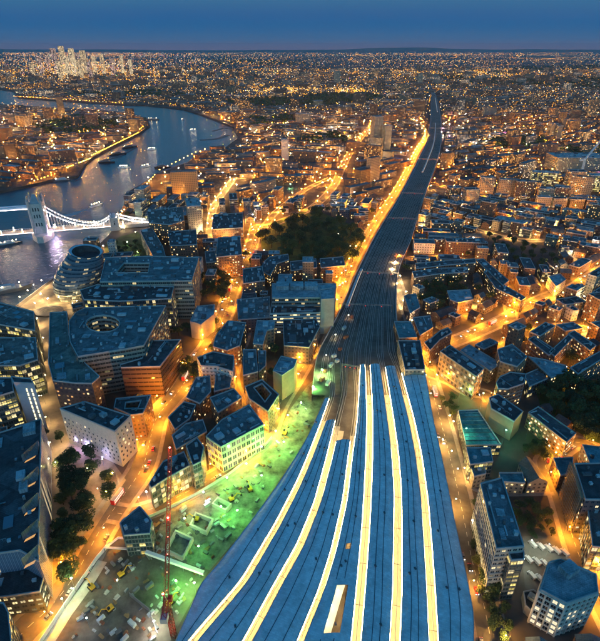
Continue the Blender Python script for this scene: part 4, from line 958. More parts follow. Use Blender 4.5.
ed = near_edges(hot); windows(hot, [k for k, l in ed], [max(2, int(l / 3.6)) for k, l in ed], 7, 1.3, 1.7, .08, (1, .75, .4), 1.5, 3, 1.5, True)
# six-sided tower with a grid of square windows
HX = [(549, 562.5), (560, 559.5), (596, 574.5), (598, 593), (566.5, 604), (540, 590)]
hexb = B('six_sided_tower', HX, 25, pm('precast_concrete', (.5, .47, .4), .75), 'pale', 'squat six-sided tower with a grid of square windows and a pale blue roof', units=0, cat='tower')
m_ = MB(); c = P(568, 571, 25) - hexb[0].location; m_.box(c + Vector((0, 0, 1.6)), (8, 6, 3.2), .5, 0); m_.build('plant_room', R_PALE, hexb[0])
ed = near_edges(hexb, 5); windows(hexb, [k for k, l in ed], [max(3, round(l / 2.9)) for k, l in ed], 7, 1.9, 2.2, .22, (1, .85, .55), 1.1, 1, .8, cap=100)
mbg = MB(); r, ql, h, an = hexb
for k, l in ed:
    a, b_ = Vector((*ql[k], 0)), Vector((*ql[(k + 1) % 6], 0)); nc = max(3, round(l / 2.9)); d = (b_ - a).normalized(); nn = Vector((d.y, -d.x, 0))
    for i in range(nc + 1): p = a.lerp(b_, i / nc) + nn * .3; mbg.box((p.x, p.y, 12.5), (.35, .7, 24.6), math.atan2(d.y, d.x))
    for j in range(8): p = a.lerp(b_, .5) + nn * .22; mbg.box((p.x, p.y, 1 + 23.2 * j / 7), (l, .5, .4), math.atan2(d.y, d.x), 0, None, True)
mbg.build('concrete_grid', pm('precast_ribs', (.6, .57, .5), .7), r)
B('low_plinth', [(523, 592), (533, 590), (566, 612), (566, 628), (540, 620), (525, 606)], 5, 'plain', 'dark', 'low podium wrapped round the foot of the six-sided tower', units=2, excl=False)
tf = [o for o in bpy.data.objects if o.name.startswith('tan_flats')][0]
# scaffolding on the unfinished block
sb_ = [o for o in bpy.data.objects if o.name.startswith('scaffolded_block')][0]
q = [v for v in PP([(585, 500), (574, 464)], 27)]; mb = MB(); a, b_ = q[0], q[1]; d = (b_ - a).normalized(); nn = Vector((d.y, -d.x, 0))
if nn.x > 0: nn = -nn
for off in (1.0, 2.4):
    for i in range(15): p = a.lerp(b_, i / 14) + nn * off; mb.bar((p.x, p.y, 0), (p.x, p.y, 28.5), .14)
    for j in range(14): z = 2 * j + 2; mb.bar(Vector((a.x, a.y, z)) + nn * off, Vector((b_.x, b_.y, z)) + nn * off, .13)
for j in range(0, 14, 1): z = 2 * j + 1.9; A_, B_ = Vector((a.x, a.y, z)), Vector((b_.x, b_.y, z)); mb.face([A_ + nn, A_ + nn * 2.4, B_ + nn * 2.4, B_ + nn], 1)
tag(mb.build('scaffolding', [M_METAL, pm('scaffold_boards', (.3, .2, .1), .8)]), 'lattice of scaffold poles and boards on the flank of the unfinished block', 'scaffolding')
# pitched grey hall
def hall(px, h, rh, wall, roof, label, name='pitched_hall', group=None, world=None, cat='building', su=3):
    q = ccw([(v.x, v.y) for v in PP(px, h)]) if world is None else ccw(world)
    cx = sum(a[0] for a in q) / 4; cy = sum(a[1] for a in q) / 4; ql = [(a[0] - cx, a[1] - cy) for a in q]
    if world is None: exclude(q, 3)
    r = empty(name, (cx, cy, 0), 0, label, cat, group); mb = MB(); wall_faces(mb, ql, 0, h, su, 3.1)
    if math.hypot(ql[1][0] - ql[0][0], ql[1][1] - ql[0][1]) < math.hypot(ql[2][0] - ql[1][0], ql[2][1] - ql[1][1]): ql = ql[1:] + ql[:1]
    m1 = ((ql[1][0] + ql[2][0]) / 2, (ql[1][1] + ql[2][1]) / 2, h + rh); m2 = ((ql[3][0] + ql[0][0]) / 2, (ql[3][1] + ql[0][1]) / 2, h + rh)
    z = lambda a: (a[0], a[1], h)
    mb.face([z(ql[1]), z(ql[2]), m1], 0, [(.0, 0), (.01, 0), (.01, .01)]); mb.face([z(ql[3]), z(ql[0]), m2], 0, [(0, 0), (.01, 0), (.01, .01)])
    mb.build('wall', FM[wall], r); o_ = poly_inset(ql, -.3); zo = lambda a: (a[0], a[1], h - .12)
    mb = MB(); mb.face([zo(o_[0]), zo(o_[1]), (*m1[:2], h + rh + .05), (*m2[:2], h + rh + .05)]); mb.face([zo(o_[2]), zo(o_[3]), (*m2[:2], h + rh + .05), (*m1[:2], h + rh + .05)])
    mb.build('roof', RM[roof], r)
    return r, ql, m1, m2
hall([(519, 463), (530, 458), (548, 482), (528, 483)], 9, 4, 'cream', 'slate', 'grey pitched hall with two skylight specks beside the orange yard lane')
hall([(503, 325), (520, 318), (526, 324), (509, 332)], 9, 4, 'brick', 'slate', 'slate-roofed chapel on the near side of the diagonal high street')

# ------------------------------------------------------------------ leaning round glass hall by the river
b0, t0 = P(74, 296, 0), P(86, 251.5, 45)
hallr = empty('round_glass_hall', b0, 0, 'leaning egg-shaped glass hall with an open dark rim at its top, standing by the river', 'city hall')
exclude([(b0.x + 36 * math.cos(t), b0.y + 36 * math.sin(t)) for t in [k * .5236 for k in range(12)]])
sh = t0 - b0; NS = 40; rings = []
prof = [(0, 17), (4, 20), (9, 23.5), (15, 26), (21, 26.5), (27, 25.5), (33, 23), (38, 20.5), (42, 18.5), (45, 17)]
for z, rad in prof:
    f = z / 45; rings.append([(sh.x * f ** 1.1 + rad * math.cos(2 * math.pi * k / NS), sh.y * f + rad * .95 * math.sin(2 * math.pi * k / NS), z + 3.2 * (f ** 3) * math.cos(2 * math.pi * k / NS - 2.6)) for k in range(NS)])
M_HALL = facade('hall_glass_bands', (.10, .14, .16), .22, (1, .8, .4), .8, .03, .3, (.02, .04, .06), rough=.25, band=True)
M_HALLB = facade('hall_lit_base', (.4, .36, .25), .9, (1, .75, .25), 1.8, .05, .2)
mb = MB(); mbb = MB()
for i in range(len(rings) - 1):
    for k in range(NS):
        k2 = (k + 1) % NS; tgt = mbb if i < 2 else mb; u0, v0, v1 = k * .8, prof[i][0] / 3.6, prof[i + 1][0] / 3.6
        tgt.face([rings[i][k], rings[i][k2], rings[i + 1][k2], rings[i + 1][k]], 0, [(u0 + 30, v0), (u0 + 30.8, v0), (u0 + 30.8, v1), (u0 + 30, v1)])
mb.build('glass_shell', M_HALL, hallr); mbb.build('lit_lower_floors', M_HALLB, hallr)
mb = MB(); top = rings[-1]; cx = sum(a[0] for a in top) / NS; cy = sum(a[1] for a in top) / NS
inn = [(cx + (a[0] - cx) * .86, cy + (a[1] - cy) * .86, a[2] - .3) for a in top]; low = [(cx + (a[0] - cx) * .8, cy + (a[1] - cy) * .8, 40) for a in top]; out = [(cx + (a[0] - cx) * 1.03, cy + (a[1] - cy) * 1.03, a[2] + .6) for a in top]
for k in range(NS):
    k2 = (k + 1) % NS; mb.face([out[k], out[k2], inn[k2], inn[k]]); mb.face([top[k], top[k2], out[k2], out[k]])
mb.build('rim', pm('hall_rim', (.35, .45, .5), .4), hallr)
mb = MB()
for k in range(NS): k2 = (k + 1) % NS; mb.face([inn[k], inn[k2], low[k2], low[k]]); 
mb.face(low); mb.build('roof_bowl', R_DARK, hallr)
for i_, z in enumerate((9, 15, 21, 27, 33, 38)):
    rg = MB(); j = [p_[0] for p_ in prof].index(z); rr_ = rings[j]
    for k in range(NS):
        k2 = (k + 1) % NS; cxx = sh.x * (z / 45) ** 1.1; cyy = sh.y * z / 45; g = 1.008
        a, b_ = rr_[k], rr_[k2]; ao = (cxx + (a[0] - cxx) * g, cyy + (a[1] - cyy) * g, a[2]); bo = (cxx + (b_[0] - cxx) * g, cyy + (b_[1] - cyy) * g, b_[2])
        rg.face([ao, bo, b_, a]); rg.face([(ao[0], ao[1], ao[2] - .2), (bo[0], bo[1], bo[2] - .2), bo, ao])
    rg.build('floor_ring', pm('hall_ring', (.3, .36, .38), .4), hallr)
# ------------------------------------------------------------------ suspension bridge with twin gothic towers
A = P(116, 228.5, 0); T = P(44, 237, -4); A.z = T.z = 0
dv = (T - A).normalized(); ang = math.atan2(dv.y, dv.x); pv = Vector((-dv.y, dv.x, 0))
br = empty('suspension_bridge', T, ang, 'floodlit stone bridge with gothic towers, white chains and a raised walkway over the river', 'bridge')
span = (T - A).length
DK = pm('bridge_deck', (.30, .28, .26), .8); M_CH = pm('chain_white_paint', (.72, .76, .8), .5, .08)
m_ = MB(); m_.box((-span / 2, 0, 6.5), (span, 15, 1.6)); m_.box((45, 0, 6.5), (90, 13, 1.6)); m_.box((45 + 90 + 40, 0, 6.5), (95, 15, 1.6)); m_.box((-span - 60, 0, 4.2), (120, 15, 5.5)); m_.build('deck', DK, br)
def gtower(x0, main):
    r = empty('bridge_tower' if main else 'bridge_gateway', (x0, 0, 0)); r.parent = br
    if main: r['label'] = 'tall stone tower with corner turrets, lit violet-white'
    W = 17 if main else 11; H = 46 if main else 17; D = 19 if main else 17
    m = MB(); wl = []
    # body with an arch for the road
    for s_ in (-1, 1): m.box((0, s_ * (D / 2 - 2.6), H / 2 + 2), (W, 5.2, H - 4 + 4)); 
    m.box((0, 0, (H + 19) / 2 + 1), (W, D - 10.2, H - 17)); m.build('stone_body', M_STONE, r)
    m = MB()
    for z in ((14, 26, 37, 46) if main else (12, 18)): m.box((0, 0, z), (W + .9, D + .9, .8), 0, 0, None, True)
    m.build('string_course', M_STONE, r)
    for sx in (-1, 1):
        for sy in (-1, 1):
            m = MB(); c = (sx * W / 2, sy * D / 2); hh = H + (6 if main else 2); rr = 1.9 if main else 1.3
            q = [(c[0] + rr * math.cos(k * math.pi / 4 + .39), c[1] + rr * math.sin(k * math.pi / 4 + .39)) for k in range(8)]; m.prism(q, 2, hh)
            for k in range(8): a, b_ = q[k], q[(k + 1) % 8]; m.face([(a[0], a[1], hh), (b_[0], b_[1], hh), (c[0], c[1], hh + (9 if main else 5))], 1)
            m.build('turret', [M_STONE, pm('turret_lead', (.25, .3, .33), .5)], r)
    m = MB(); a = W / 2 - 1.5; b_ = D / 2 - 1.5; t = H + (14 if main else 7)
    for q in (((-a, -b_), (a, -b_), (2, -1), (-2, -1)), ((a, -b_), (a, b_), (2, 1), (2, -1)), ((a, b_), (-a, b_), (-2, 1), (2, 1)), ((-a, b_), (-a, -b_), (-2, -1), (-2, 1))):
        m.face([(q[0][0], q[0][1], H), (q[1][0], q[1][1], H), (q[2][0], q[2][1], t), (q[3][0], q[3][1], t)])
    m.face([(-2, -1, t), (2, -1, t), (2, 1, t), (-2, 1, t)]); m.build('steep_roof', pm('turret_lead', (.25, .3, .33), .5), r)
    m = MB()
    for z in ((18, 30, 40) if main else (11,)):
        for s_ in (-1, 1):
            for dx_ in ((-3.5, 0, 3.5) if main else (0,)): m.box((dx_, s_ * (D / 2 + .02), z), (1.6, .2, 5))
            for dy_ in (-4.5, 0, 4.5): m.box((s_ * (W / 2 + .02), dy_, z + (0 if z > 20 else 6)), (.2, 1.8, 5))
    m.build('lancet_windows', WDARK, r)
    if main:
        m = MB(); q = [(W / 2 + 5, -8), (W / 2 + 5, 8), (4, 26), (-4, 26), (-W / 2 - 5, 8), (-W / 2 - 5, -8), (-4, -26), (4, -26)]; m.prism(q, -9, 4.5); m.build('pier', M_STONE, r)
    else: m = MB(); m.box((0, 0, -2), (W + 4, D + 6, 14)); m.build('pier', M_STONE, r)
gtower(0, True); gtower(84, True); gtower(-span, False)
def chain(x0, z0, x1, z1, xl, zl, y, name='chain'):
    pts = []
    for i in range(25):
        x = x0 + (x1 - x0) * i / 24
        z = zl + (z0 - zl) * ((x - xl) / (x0 - xl)) ** 2 if (x - xl) * (x0 - xl) > 0 else zl + (z1 - zl) * ((x - xl) / (x1 - xl)) ** 2
        pts.append((x, y, z))
    m = MB()
    for i in range(24):
        th = 1.5 * (1 - abs(2 * i / 24 - 1) * .5); a, b_ = pts[i], pts[i + 1]; m.bar(a, b_, .55)
        up = lambda p, t: (p[0], p[1], p[2] + t); m.bar(up(a, th + .8), up(b_, th + .8), .4); m.bar(a, up(b_, th + .8), .16)
    m.build('chain', M_CH, br)
    hg = MB()
    for i in range(1, 24): hg.bar((pts[i][0], y, 7.3), pts[i], .14)
    hg.build('hangers', M_CH, br)
    lt = MB()
    for i in range(0, 24): lt.octa((pts[i][0], y + (.9 if y > 0 else -.9), pts[i][2] + .3), .34)
    lt.build('chain_lights', emit('chain_light', (1, .86, .8), 160), br)
for y in (-7.2, 7.2):
    chain(-6, 42, -span + 4, 20, -span * .72, 9.5, y); chain(-span - 4, 20, -span - 60, 7.5, -span - 62, 7.4, y); chain(90, 42, 84 + span - 6, 20, 84 + span * .72, 9.5, y)
for y in (-4.2, 4.2):
    m_ = MB(); m_.box((42, y, 42.5), (70, 2.6, 3.0), 0, 0, None, True)
    m_.build('high_walkway', M_CH, br); m_ = MB(); m_.box((42, y + (1.4 if y > 0 else -1.4), 40.6), (68, .25, .4)); m_.build('walkway_light', emit('walkway_white', (1, .75, .85), 30), br)
for s_ in (-1, 1):
    m_ = MB()
    for x in range(int(-span - 50), 175, 3): m_.bar((x, s_ * 7.2, 7.2), (x, s_ * 7.2, 8.6), .12)
    m_.bar((-span - 50, s_ * 7.2, 8.6), (175, s_ * 7.2, 8.6), .2); m_.build('railing', M_CH, br)
    m_ = MB(); m_.box(((-span + 170) / 2, s_ * 7.75, 6.2), (span + 170, .2, .35)); m_.build('deck_light', emit('deck_light', (1, .62, .5), 22), br)
for x in range(int(-span - 40), 170, 14):
    m_ = MB(); m_.octa((x, 6.2 if (x // 14) % 2 else -6.2, 12), .3); m_.bar((x, 6.2 if (x // 14) % 2 else -6.2, 7), (x, 6.2 if (x // 14) % 2 else -6.2, 12), .08); m_.build('deck_lamp', emit('deck_lamp', (1, .6, .25), 900), br)
for i, (x, y, z, c_) in enumerate(((-14, -13, 6, (.75, .55, 1)), (-14, 13, 6, (.75, .55, 1)), (14, -13, 6, (.6, .5, 1)), (-16, 0, 6, (.9, .75, 1)), (-13, -10, 24, (1, .85, 1)), (-span + 14, -10, 5, (1, .7, .3)), (-span - 12, -12, 5, (.7, 1, .5)), (-span - 10, 10, 5, (1, .7, .3)))):
    m_ = MB(); m_.octa((x, y, z), .5); m_.build('floodlight', emit('bridge_flood_%d' % i, c_, 1800 if i != 4 else 900), br)
exclude([v.xy for v in PP([(105, 240), (112, 215), (145, 224), (150, 246), (140, 262), (105, 258)])])
mb = MB(); q = ccw(PP([(103, 258), (106, 244), (122, 236), (138, 232), (150, 245), (147, 256)], .05)); mb.face(q); tag(mb.build('lawn', M_GRASS), kind='structure')

# ------------------------------------------------------------------ boats and piers
def boat(px, py, L, wd, a, label, lights, col=M_WHITEP, cabin=True, name='river_boat'):
    v = P(px, py, -5); r = empty(name, v, a, label, 'boat', 'boats on the river'); m = MB()
    pl = [(-L / 2, -wd * .4), (-L / 2, wd * .4), (L * .25, wd / 2), (L / 2, 0), (L * .25, -wd / 2)]; pl = ccw(pl); hh = L * .06 + .6
    for i in range(5): a_, b_ = pl[i], pl[(i + 1) % 5]; m.face([(a_[0] * .93, a_[1] * .8, -.3), (b_[0] * .93, b_[1] * .8, -.3), (b_[0], b_[1], hh), (a_[0], a_[1], hh)])
    m.face([(x, y, hh) for x, y in pl]); m.build('hull', col, r)
    if cabin:
        m = MB(); m.box((-L * .08, 0, hh + 1.2), (L * .55, wd * .68, 2.4)); m.box((-L * .02, 0, hh + 3.2), (L * .3, wd * .5, 1.6)); m.build('cabin', M_UNIT if col != M_BLACK else M_UNITD, r)
        m = MB(); m.bar((0, 0, hh + 3), (0, 0, hh + 3 + L * .22), .12); m.build('mast', M_METAL, r)
    if lights:
        m = MB()
        for k in range(lights): m.octa((-L * .32 + L * .6 * k / max(1, lights - 1), wd * .3 * (-1) ** k, hh + 3 + (k % 2)), .5)
        m.build('deck_lights', emit('boat_light', (1, .7, .35), 170), r)
    return r
boat(97, 206, 30, 7, 1.1, 'bright white cruise boat trailing a pale wake in mid river', 7)
boat(10, 245, 34, 7, .6, 'dark passenger boat with a string of lights nearest the bridge deck', 5, M_UNITD)
boat(152, 150, 26, 6, .3, 'lit boat farthest upstream of the pair near the dark moorings', 5)
boat(146, 167, 26, 6, .8, 'lit boat lying off the big riverside warehouses', 5)
boat(124, 168, 28, 7, .1, 'party boat blazing with lights by itself mid river', 8)
boat(193, 131, 24, 6, .2, 'small orange-lit boat beyond the dark jetty', 4)
boat(183, 120, 22, 6, 1.3, 'tiny faint boat in the far reach', 1)
boat(163, 168, 40, 9, .15, 'unlit dark barge moored off the warehouses', 0, M_BLACK)
boat(107, 163, 40, 9, .15, 'unlit dark barge near the north bank wharf', 0, M_BLACK)
boat(153, 120, 52, 12, .05, 'long green-lit moored ship at the peninsula tip', 4, M_METAL)
boat(118, 155, 46, 9, .6, 'dark moored barge among the north bank pontoons', 1, M_BLACK)
boat(130, 148, 46, 9, .7, 'dark barge upstream in the line of pontoons', 1, M_BLACK)
boat(63, 181, 40, 10, .5, 'dark pier boat beside the north bank marina', 2, M_UNITD)
boat(5, 292, 60, 14, .55, 'grey warship bow moored at the edge of the view', 3, M_METAL, name='warship')
wk = MB(); c = P(97, 206, -4.97); 
for i in range(14):
    a = c + Vector((-.45, -.9, 0)) * (12 + i * 4); wk.face([a + Vector((-2 - i * .5, 0, 0)), a + Vector((2 + i * .5, -1, 0)), a + Vector((1.4 + i * .6, -4, 0)), a + Vector((-2.4 - i * .6, -3, 0))])
tag(wk.build('boat_wake_foam', pm('foam', (.35, .4, .42), .6, .4, .4)), 'pale foam wake behind the cruise boat', kind='stuff')
def pontoon(pts, wd, label):
    m = MB(); l = PP(pts, -4.2); a, b_ = offset(l, wd / 2), offset(l, -wd / 2); m.ribbon(b_, a)
    for i in range(len(l) - 1):
        for s_ in (a, b_): m.face([s_[i], s_[i + 1], s_[i + 1] - Vector((0, 0, 1)), s_[i] - Vector((0, 0, 1))])
    tag(m.build('pontoon', M_UNITD), label, 'pontoon', 'pontoons and jetties')
pontoon([(103, 160), (118, 157), (136, 147)], 8, 'line of dark pontoons off the north bank'); pontoon([(64, 178), (75, 181), (80, 178)], 8, 'short pontoon by the north bank marina')
pontoon([(157, 174), (172, 168), (187, 163)], 12, 'long jetty deck along the riverside warehouses'); pontoon([(200, 140), (216, 139), (228, 135)], 14, 'dark jetty jutting from the southern bank in the upper reach'); pontoon([(213, 131), (224, 128), (233, 129)], 10, 'farthest dark jetty in the upper reach')

# ------------------------------------------------------------------ floodlit construction site, hoardings, beam bridge, cranes
site = [(330, 384), (306, 441), (250, 523), (204, 578), (160, 660), (40, 660), (60, 620), (97, 560), (120, 545), (140, 524), (165, 512), (195, 497), (228, 478), (262, 452), (275, 436), (290, 408), (306, 385), (318, 372)]
exclude([v.xy for v in PP(site)], 0)
mb = MB(); q = ccw(PP([(330, 384), (306, 441), (250, 523), (210, 570), (150, 552), (165, 514), (195, 499), (228, 480), (262, 455), (276, 436), (291, 408), (308, 385), (318, 376)], .1)); mb.face(q)
tag(mb.build('site_ground', pm('site_dusty_concrete', (.10, .10, .085), .95, .6, .16, var2=(.27, .28, .23))), kind='structure')
mb = MB(); q = ccw(PP([(150, 552), (210, 570), (204, 578), (160, 660), (40, 660), (60, 620), (97, 560), (122, 540), (140, 530)], .1)); mb.face(q)
tag(mb.build('site_mud', M_MUD), kind='structure')
GREEN = (.2, 1, .14); GRW = (.5, 1, .26)
def flood(px, py, h, col, pw, label, sz=.42):
    pw = int(pw * 1.5)
    v = P(px, py); r = empty('floodlight_mast', v, 0, label, 'floodlight', 'floodlight masts of the construction site'); m = MB(); m.bar((0, 0, 0), (0, 0, h), .12); m.build('mast', M_METAL, r)
    m = MB(); m.octa((0, 0, h + .3), sz, 0, .5); m.build('lamp', emit('flood_%d_%d_%d' % (col[0] * 99, col[2] * 99, pw), col, pw), r)
fl = [(322, 383, 13, GRW, 5200), (313, 396, 9, GREEN, 3600), (301, 412, 9, GRW, 3600), (288, 426, 10, GREEN, 4200), (276, 441, 9, GRW, 3800), (284, 452, 9, GREEN, 2600), (262, 458, 10, GREEN, 3600), (247, 474, 9, GRW, 3600), (262, 486, 9, GREEN, 2600), (228, 488, 9, GREEN, 3600), (205, 504, 10, WHITE, 1500), (222, 516, 8, GREEN, 2400), (238, 520, 8, GREEN, 1600), (186, 528, 8, GRW, 1300), (200, 556, 8, GREEN, 900), (146, 552, 10, (.25, 1, .35), 4200), (178, 592, 9, GREEN, 3000), (196, 594, 9, GRW, 3000), (76, 592, 11, (.7, 1, .5), 1300), (66, 610, 9, (.9, 1, .5), 900), (148, 500, 7, WHITE, 1000), (156, 630, 7, WHITE, 2000), (90, 628, 8, (.6, .8, 1), 300), (120, 590, 8, (.8, 1, .6), 350)]
for i, (px, py, h, c_, pw) in enumerate(fl): flood(px, py, h, c_, pw, '%s floodlight mast on the green-lit site counting from the track end' % ordn(i))
for i, (px, py, c_, pw) in enumerate(((468, 398, GRW, 2600), (502, 434, (.2, 1, .5), 3000), (480, 409, (.15, 1, .55), 2600), (463, 445, (.2, 1, .5), 1500), (502, 447, (.15, 1, .6), 2400), (458, 404, GREEN, 1200), (476, 467, (.2, 1, .6), 2000), (525, 440, GREEN, 900), (450, 460, (1, .8, .4), 1200), (456, 478, (1, .85, .45), 900), (452, 430, (1, .75, .4), 1400), (500, 530, (1, .9, .5), 160), (470, 530, (1, .9, .6), 350))): flood(px, py, 15 if c_[0] < .25 and 400 < py < 450 else 8, c_, pw, '%s lamp mast around the teal shed by the station street' % ordn(i), .3)
for i, (px, py, c_, pw) in enumerate(((138, 256, (.85, 1, .5), 3600), (107, 262, (1, .8, .4), 2200), (128, 246, (.6, 1, .35), 1600), (104, 250, (1, .95, .8), 2200), (118, 252, (.6, 1, .35), 1200), (125, 232, (1, .7, .3), 1800), (136, 236, (1, .7, .3), 1500), (60, 302, (1, .75, .3), 2600), (78, 306, (1, .75, .35), 2200), (86, 300, (1, .8, .4), 1500), (31, 348, (1, .95, .7), 500), (41, 402, (1, .9, .5), 400), (135, 405, SODIUM, 700), (100, 393, SODIUM, 900), (110, 388, SODIUM, 900), (92, 452, (1, .85, .6), 700), (104, 466, (1, .8, .5), 700), (130, 262, (1, .6, .3), 1500), (64, 322, (1, .8, .4), 1200), (75, 330, (1, .8, .4), 900), (112, 326, (1, .8, .3), 900), (95, 322, (1, .8, .3), 900), (132, 271, (1, .6, .2), 1500), (122, 270, (1, .6, .2), 1500), (78, 447, (.5, .4, 1), 2600), (88, 453, (.55, .45, 1), 2600), (104, 464, (.45, .4, 1), 1800), (72, 408, (.6, .3, 1), 2600), (97, 394, (.7, .6, 1), 1500), (262, 436, (1, .2, .6), 1800), (250, 443, (1, .3, .7), 1200), (88, 292, (1, .75, .3), 1500), (335, 345, (1, .7, .4), 900), (348, 325, (1, .7, .4), 700), (326, 366, (1, .75, .45), 700), (280, 240, (1, .6, .2), 900), (300, 232, (1, .6, .2), 900), (318, 246, (1, .6, .2), 900), (338, 238, (1, .6, .2), 900), (350, 250, (1, .6, .2), 900), (292, 252, (1, .6, .2), 900), (28, 338, (1, .9, .3), 1800), (38, 372, (.8, 1, .3), 1500))): flood(px, py, 11 if 322 < px < 350 and py > 320 else 6, c_, pw * .55, '%s of the partly added floodlights by offices, shops, park and tracks, from the bridge park' % ordn(i), .3)  # dark-park and track-yard lamps are added, for tree crowns and warm spill on rails
# machines, stacks, sheds and cabins scattered over the site, each its own thing
def digger(px, py, a, label, col):
    r = empty('excavator', P(px, py, .1), a, label, 'excavator', 'excavators on the site')
    for s_ in (-1, 1): m = MB(); m.box((0, s_ * 1.2, .5), (4, .6, 1)); m.build('crawler_track', M_BLACK, r)
    m = MB(); m.box((-.3, 0, 1.7), (3, 2.4, 1.3)); m.build('body', col, r); m = MB(); m.box((.6, .7, 2.9), (1.2, 1, 1.4)); m.build('cab', M_GLS, r)
    m = MB(); m.bar((1, -.3, 2), (3.5, -.3, 4.6), .35); m.bar((3.5, -.3, 4.6), (5.8, -.3, 2.4), .28); m.build('boom', col, r); m = MB(); m.box((6, -.3, 1.8), (1, 1, 1)); m.build('bucket', M_BLACK, r)
YEL = pm('machine_yellow', (.6, .35, .03), .5)
for i, (px, py, a) in enumerate(((232, 500, .5), (250, 490, 2), (196, 520, 3), (170, 604, 1), (92, 588, 2.5), (122, 575, .8), (285, 434, 1.2), (110, 610, 4))): digger(px, py, a, 'yellow excavator on the site, %s counting from the hoarded terrace' % ordn(i), YEL)
def in_poly_px(px, py, poly): return inside(px, py, poly)
sitein = [(322, 392), (300, 440), (248, 520), (208, 568), (160, 640), (70, 640), (105, 562), (142, 530), (166, 518), (198, 502), (230, 484), (264, 460), (292, 414), (312, 390)]
rs_ = random.Random(11); cnt = {}
kinds = [('site_cabin', 'grey site cabin', (6, 2.5, 2.6), M_UNIT), ('material_stack', 'stack of building materials', (3, 2, 1.3), M_RUST), ('material_stack', 'pale stack of precast slabs', (4, 2.4, 1.0), M_CONC), ('storage_container', 'grey storage container', (6, 2.4, 2.6), M_METAL), ('timber_pile', 'low pile of timber', (5, 1.6, .7), pm('timber', (.3, .2, .1), .8)), ('skip', 'dark waste skip', (4, 2, 1.5), M_UNITD)]
while sum(cnt.values()) < 240:
    px, py = rs_.uniform(60, 325), rs_.uniform(385, 640)
    if not inside(px, py, sitein): continue
    nm, lb, s_, mt = rs_.choice(kinds); v = P(px, py, .1); m = MB(); k = rs_.uniform(.3, .75); m.box((0, 0, s_[2] * k / 2), (s_[0] * k, s_[1] * k, s_[2] * k))
    if nm == 'material_stack': m.box((.3, .2, s_[2] * k + .2), (s_[0] * k * .7, s_[1] * k * .8, .4))
    if nm == 'skip': m.box((0, 0, s_[2] * k + .1), (s_[0] * k + .2, s_[1] * k + .2, .15))
    if nm == 'site_cabin' or nm == 'storage_container':
        for j in range(4): m.box((-s_[0] * k * .4 + j * s_[0] * k * .26, 0, s_[2] * k + .05), (.2, s_[1] * k, .1))
    if nm == 'timber_pile':
        for j in range(4): m.box((0, -.6 + .4 * j, s_[2] * k + .1), (s_[0] * k * rs_.uniform(.8, 1.1), .2, .2))
    o = m.build(nm, mt); o.location = v; o.rotation_euler.z = rs_.choice((.9, 2.45)) + rs_.uniform(-.25, .25); c_ = cnt.get(lb, 0); cnt[lb] = c_ + 1
    zone = 'muddy lower end' if py > 545 else ('middle' if py > 470 else 'narrow green end')
    tag(o, '%s at the site\'s %s, %s of its kind' % (lb, zone, ordn(c_)), nm.replace('_', ' '), nm.replace('_', ' ') + 's of the construction site')
# concrete walls/foundation frames on the site
for i, (px) in enumerate(([(196, 515), (214, 522), (207, 536), (190, 528)], [(176, 533), (194, 541), (184, 562), (165, 553)], [(218, 500), (232, 507), (226, 514), (212, 507)])):
    q = ccw([v.xy for v in PP(px, 0)]); m = MB(); i_ = poly_inset(q, 1.0)
    for k in range(4):
        a, b_, c, d = q[k], q[(k + 1) % 4], i_[(k + 1) % 4], i_[k]; h = 3.2
        m.face([(*a, h), (*b_, h), (*c, h), (*d, h)]); m.face([(*a, 0), (*b_, 0), (*b_, h), (*a, h)]); m.face([(*d, h), (*c, h), (*c, 0), (*d, 0)])
    tag(m.build('foundation_walls', M_CONC), '%s open square of raw concrete walls on the site' % ordn(i), 'foundation', 'concrete foundation squares')
def hoarding(px, h, label, mat, th=.3, z=0):
    l = PP(px, z); a, b_ = offset(l, th / 2), offset(l, -th / 2); m = MB()
    for i in range(len(l) - 1):
        u = Vector((0, 0, h)); m.face([a[i], a[i + 1], a[i + 1] + u, a[i] + u]); m.face([b_[i + 1], b_[i], b_[i] + u, b_[i + 1] + u]); m.face([a[i] + u, a[i + 1] + u, b_[i + 1] + u, b_[i] + u])
    tag(m.build('hoarding', mat), label, 'hoarding')
hoarding([(40, 645), (62, 612), (78, 588), (97, 560), (110, 545)], 3, 'long pale hoarding between the main road and the dark muddy site', M_WHITEP)
hoarding([(140, 522), (165, 511), (195, 496), (228, 476), (262, 450), (272, 438)], 2.4, 'curved green-lit hoarding along the street beside the viaduct', M_CONC)
hoarding([(130, 596), (150, 612), (158, 636)], 3, 'short wall of panels round the foot of the red crane', M_METAL)
mb = MB(); l = PP([(42, 643), (62, 612), (80, 588), (98, 560)], .14); mb.ribbon(offset(l, 0), offset(l, -5.5) if offset(l, -5.5)[0].x > l[0].x else offset(l, 5.5)); tag(mb.build('site_path', M_CONC), kind='structure')
fb = P(146, 552, 5), P(204, 573, 5); fr = empty('site_footbridge', (fb[0] + fb[1]) / 2, 0, 'pale covered footbridge crossing the site to the station canopy', 'footbridge'); m = MB(); m.bar(fb[0] - fr.location, fb[1] - fr.location, 1.8); m.build('deck', M_WHITEP, fr)
for t in (.08, .36, .64, .92): m = MB(); p = fb[0].lerp(fb[1], t) - fr.location; m.bar(p, p - Vector((0, 0, 5)), .4); m.build('leg', M_METAL, fr)
mb = MB(); q = ccw([v.xy for v in PP([(104, 548), (118, 537), (137, 538), (140, 550)], 4)]); cp = empty('site_entrance_canopy', (*q[0], 0), 0, 'angular pale-edged canopy frame beside the main road end of the site', 'canopy'); i_ = poly_inset(q, 1.2)
for k in range(4): a, b_, c, d = [(p[0] - q[0][0], p[1] - q[0][1], 4) for p in (q[k], q[(k + 1) % 4], i_[(k + 1) % 4], i_[k])]; mb.face([a, b_, c, d]); mb.bar(a, b_, .4)
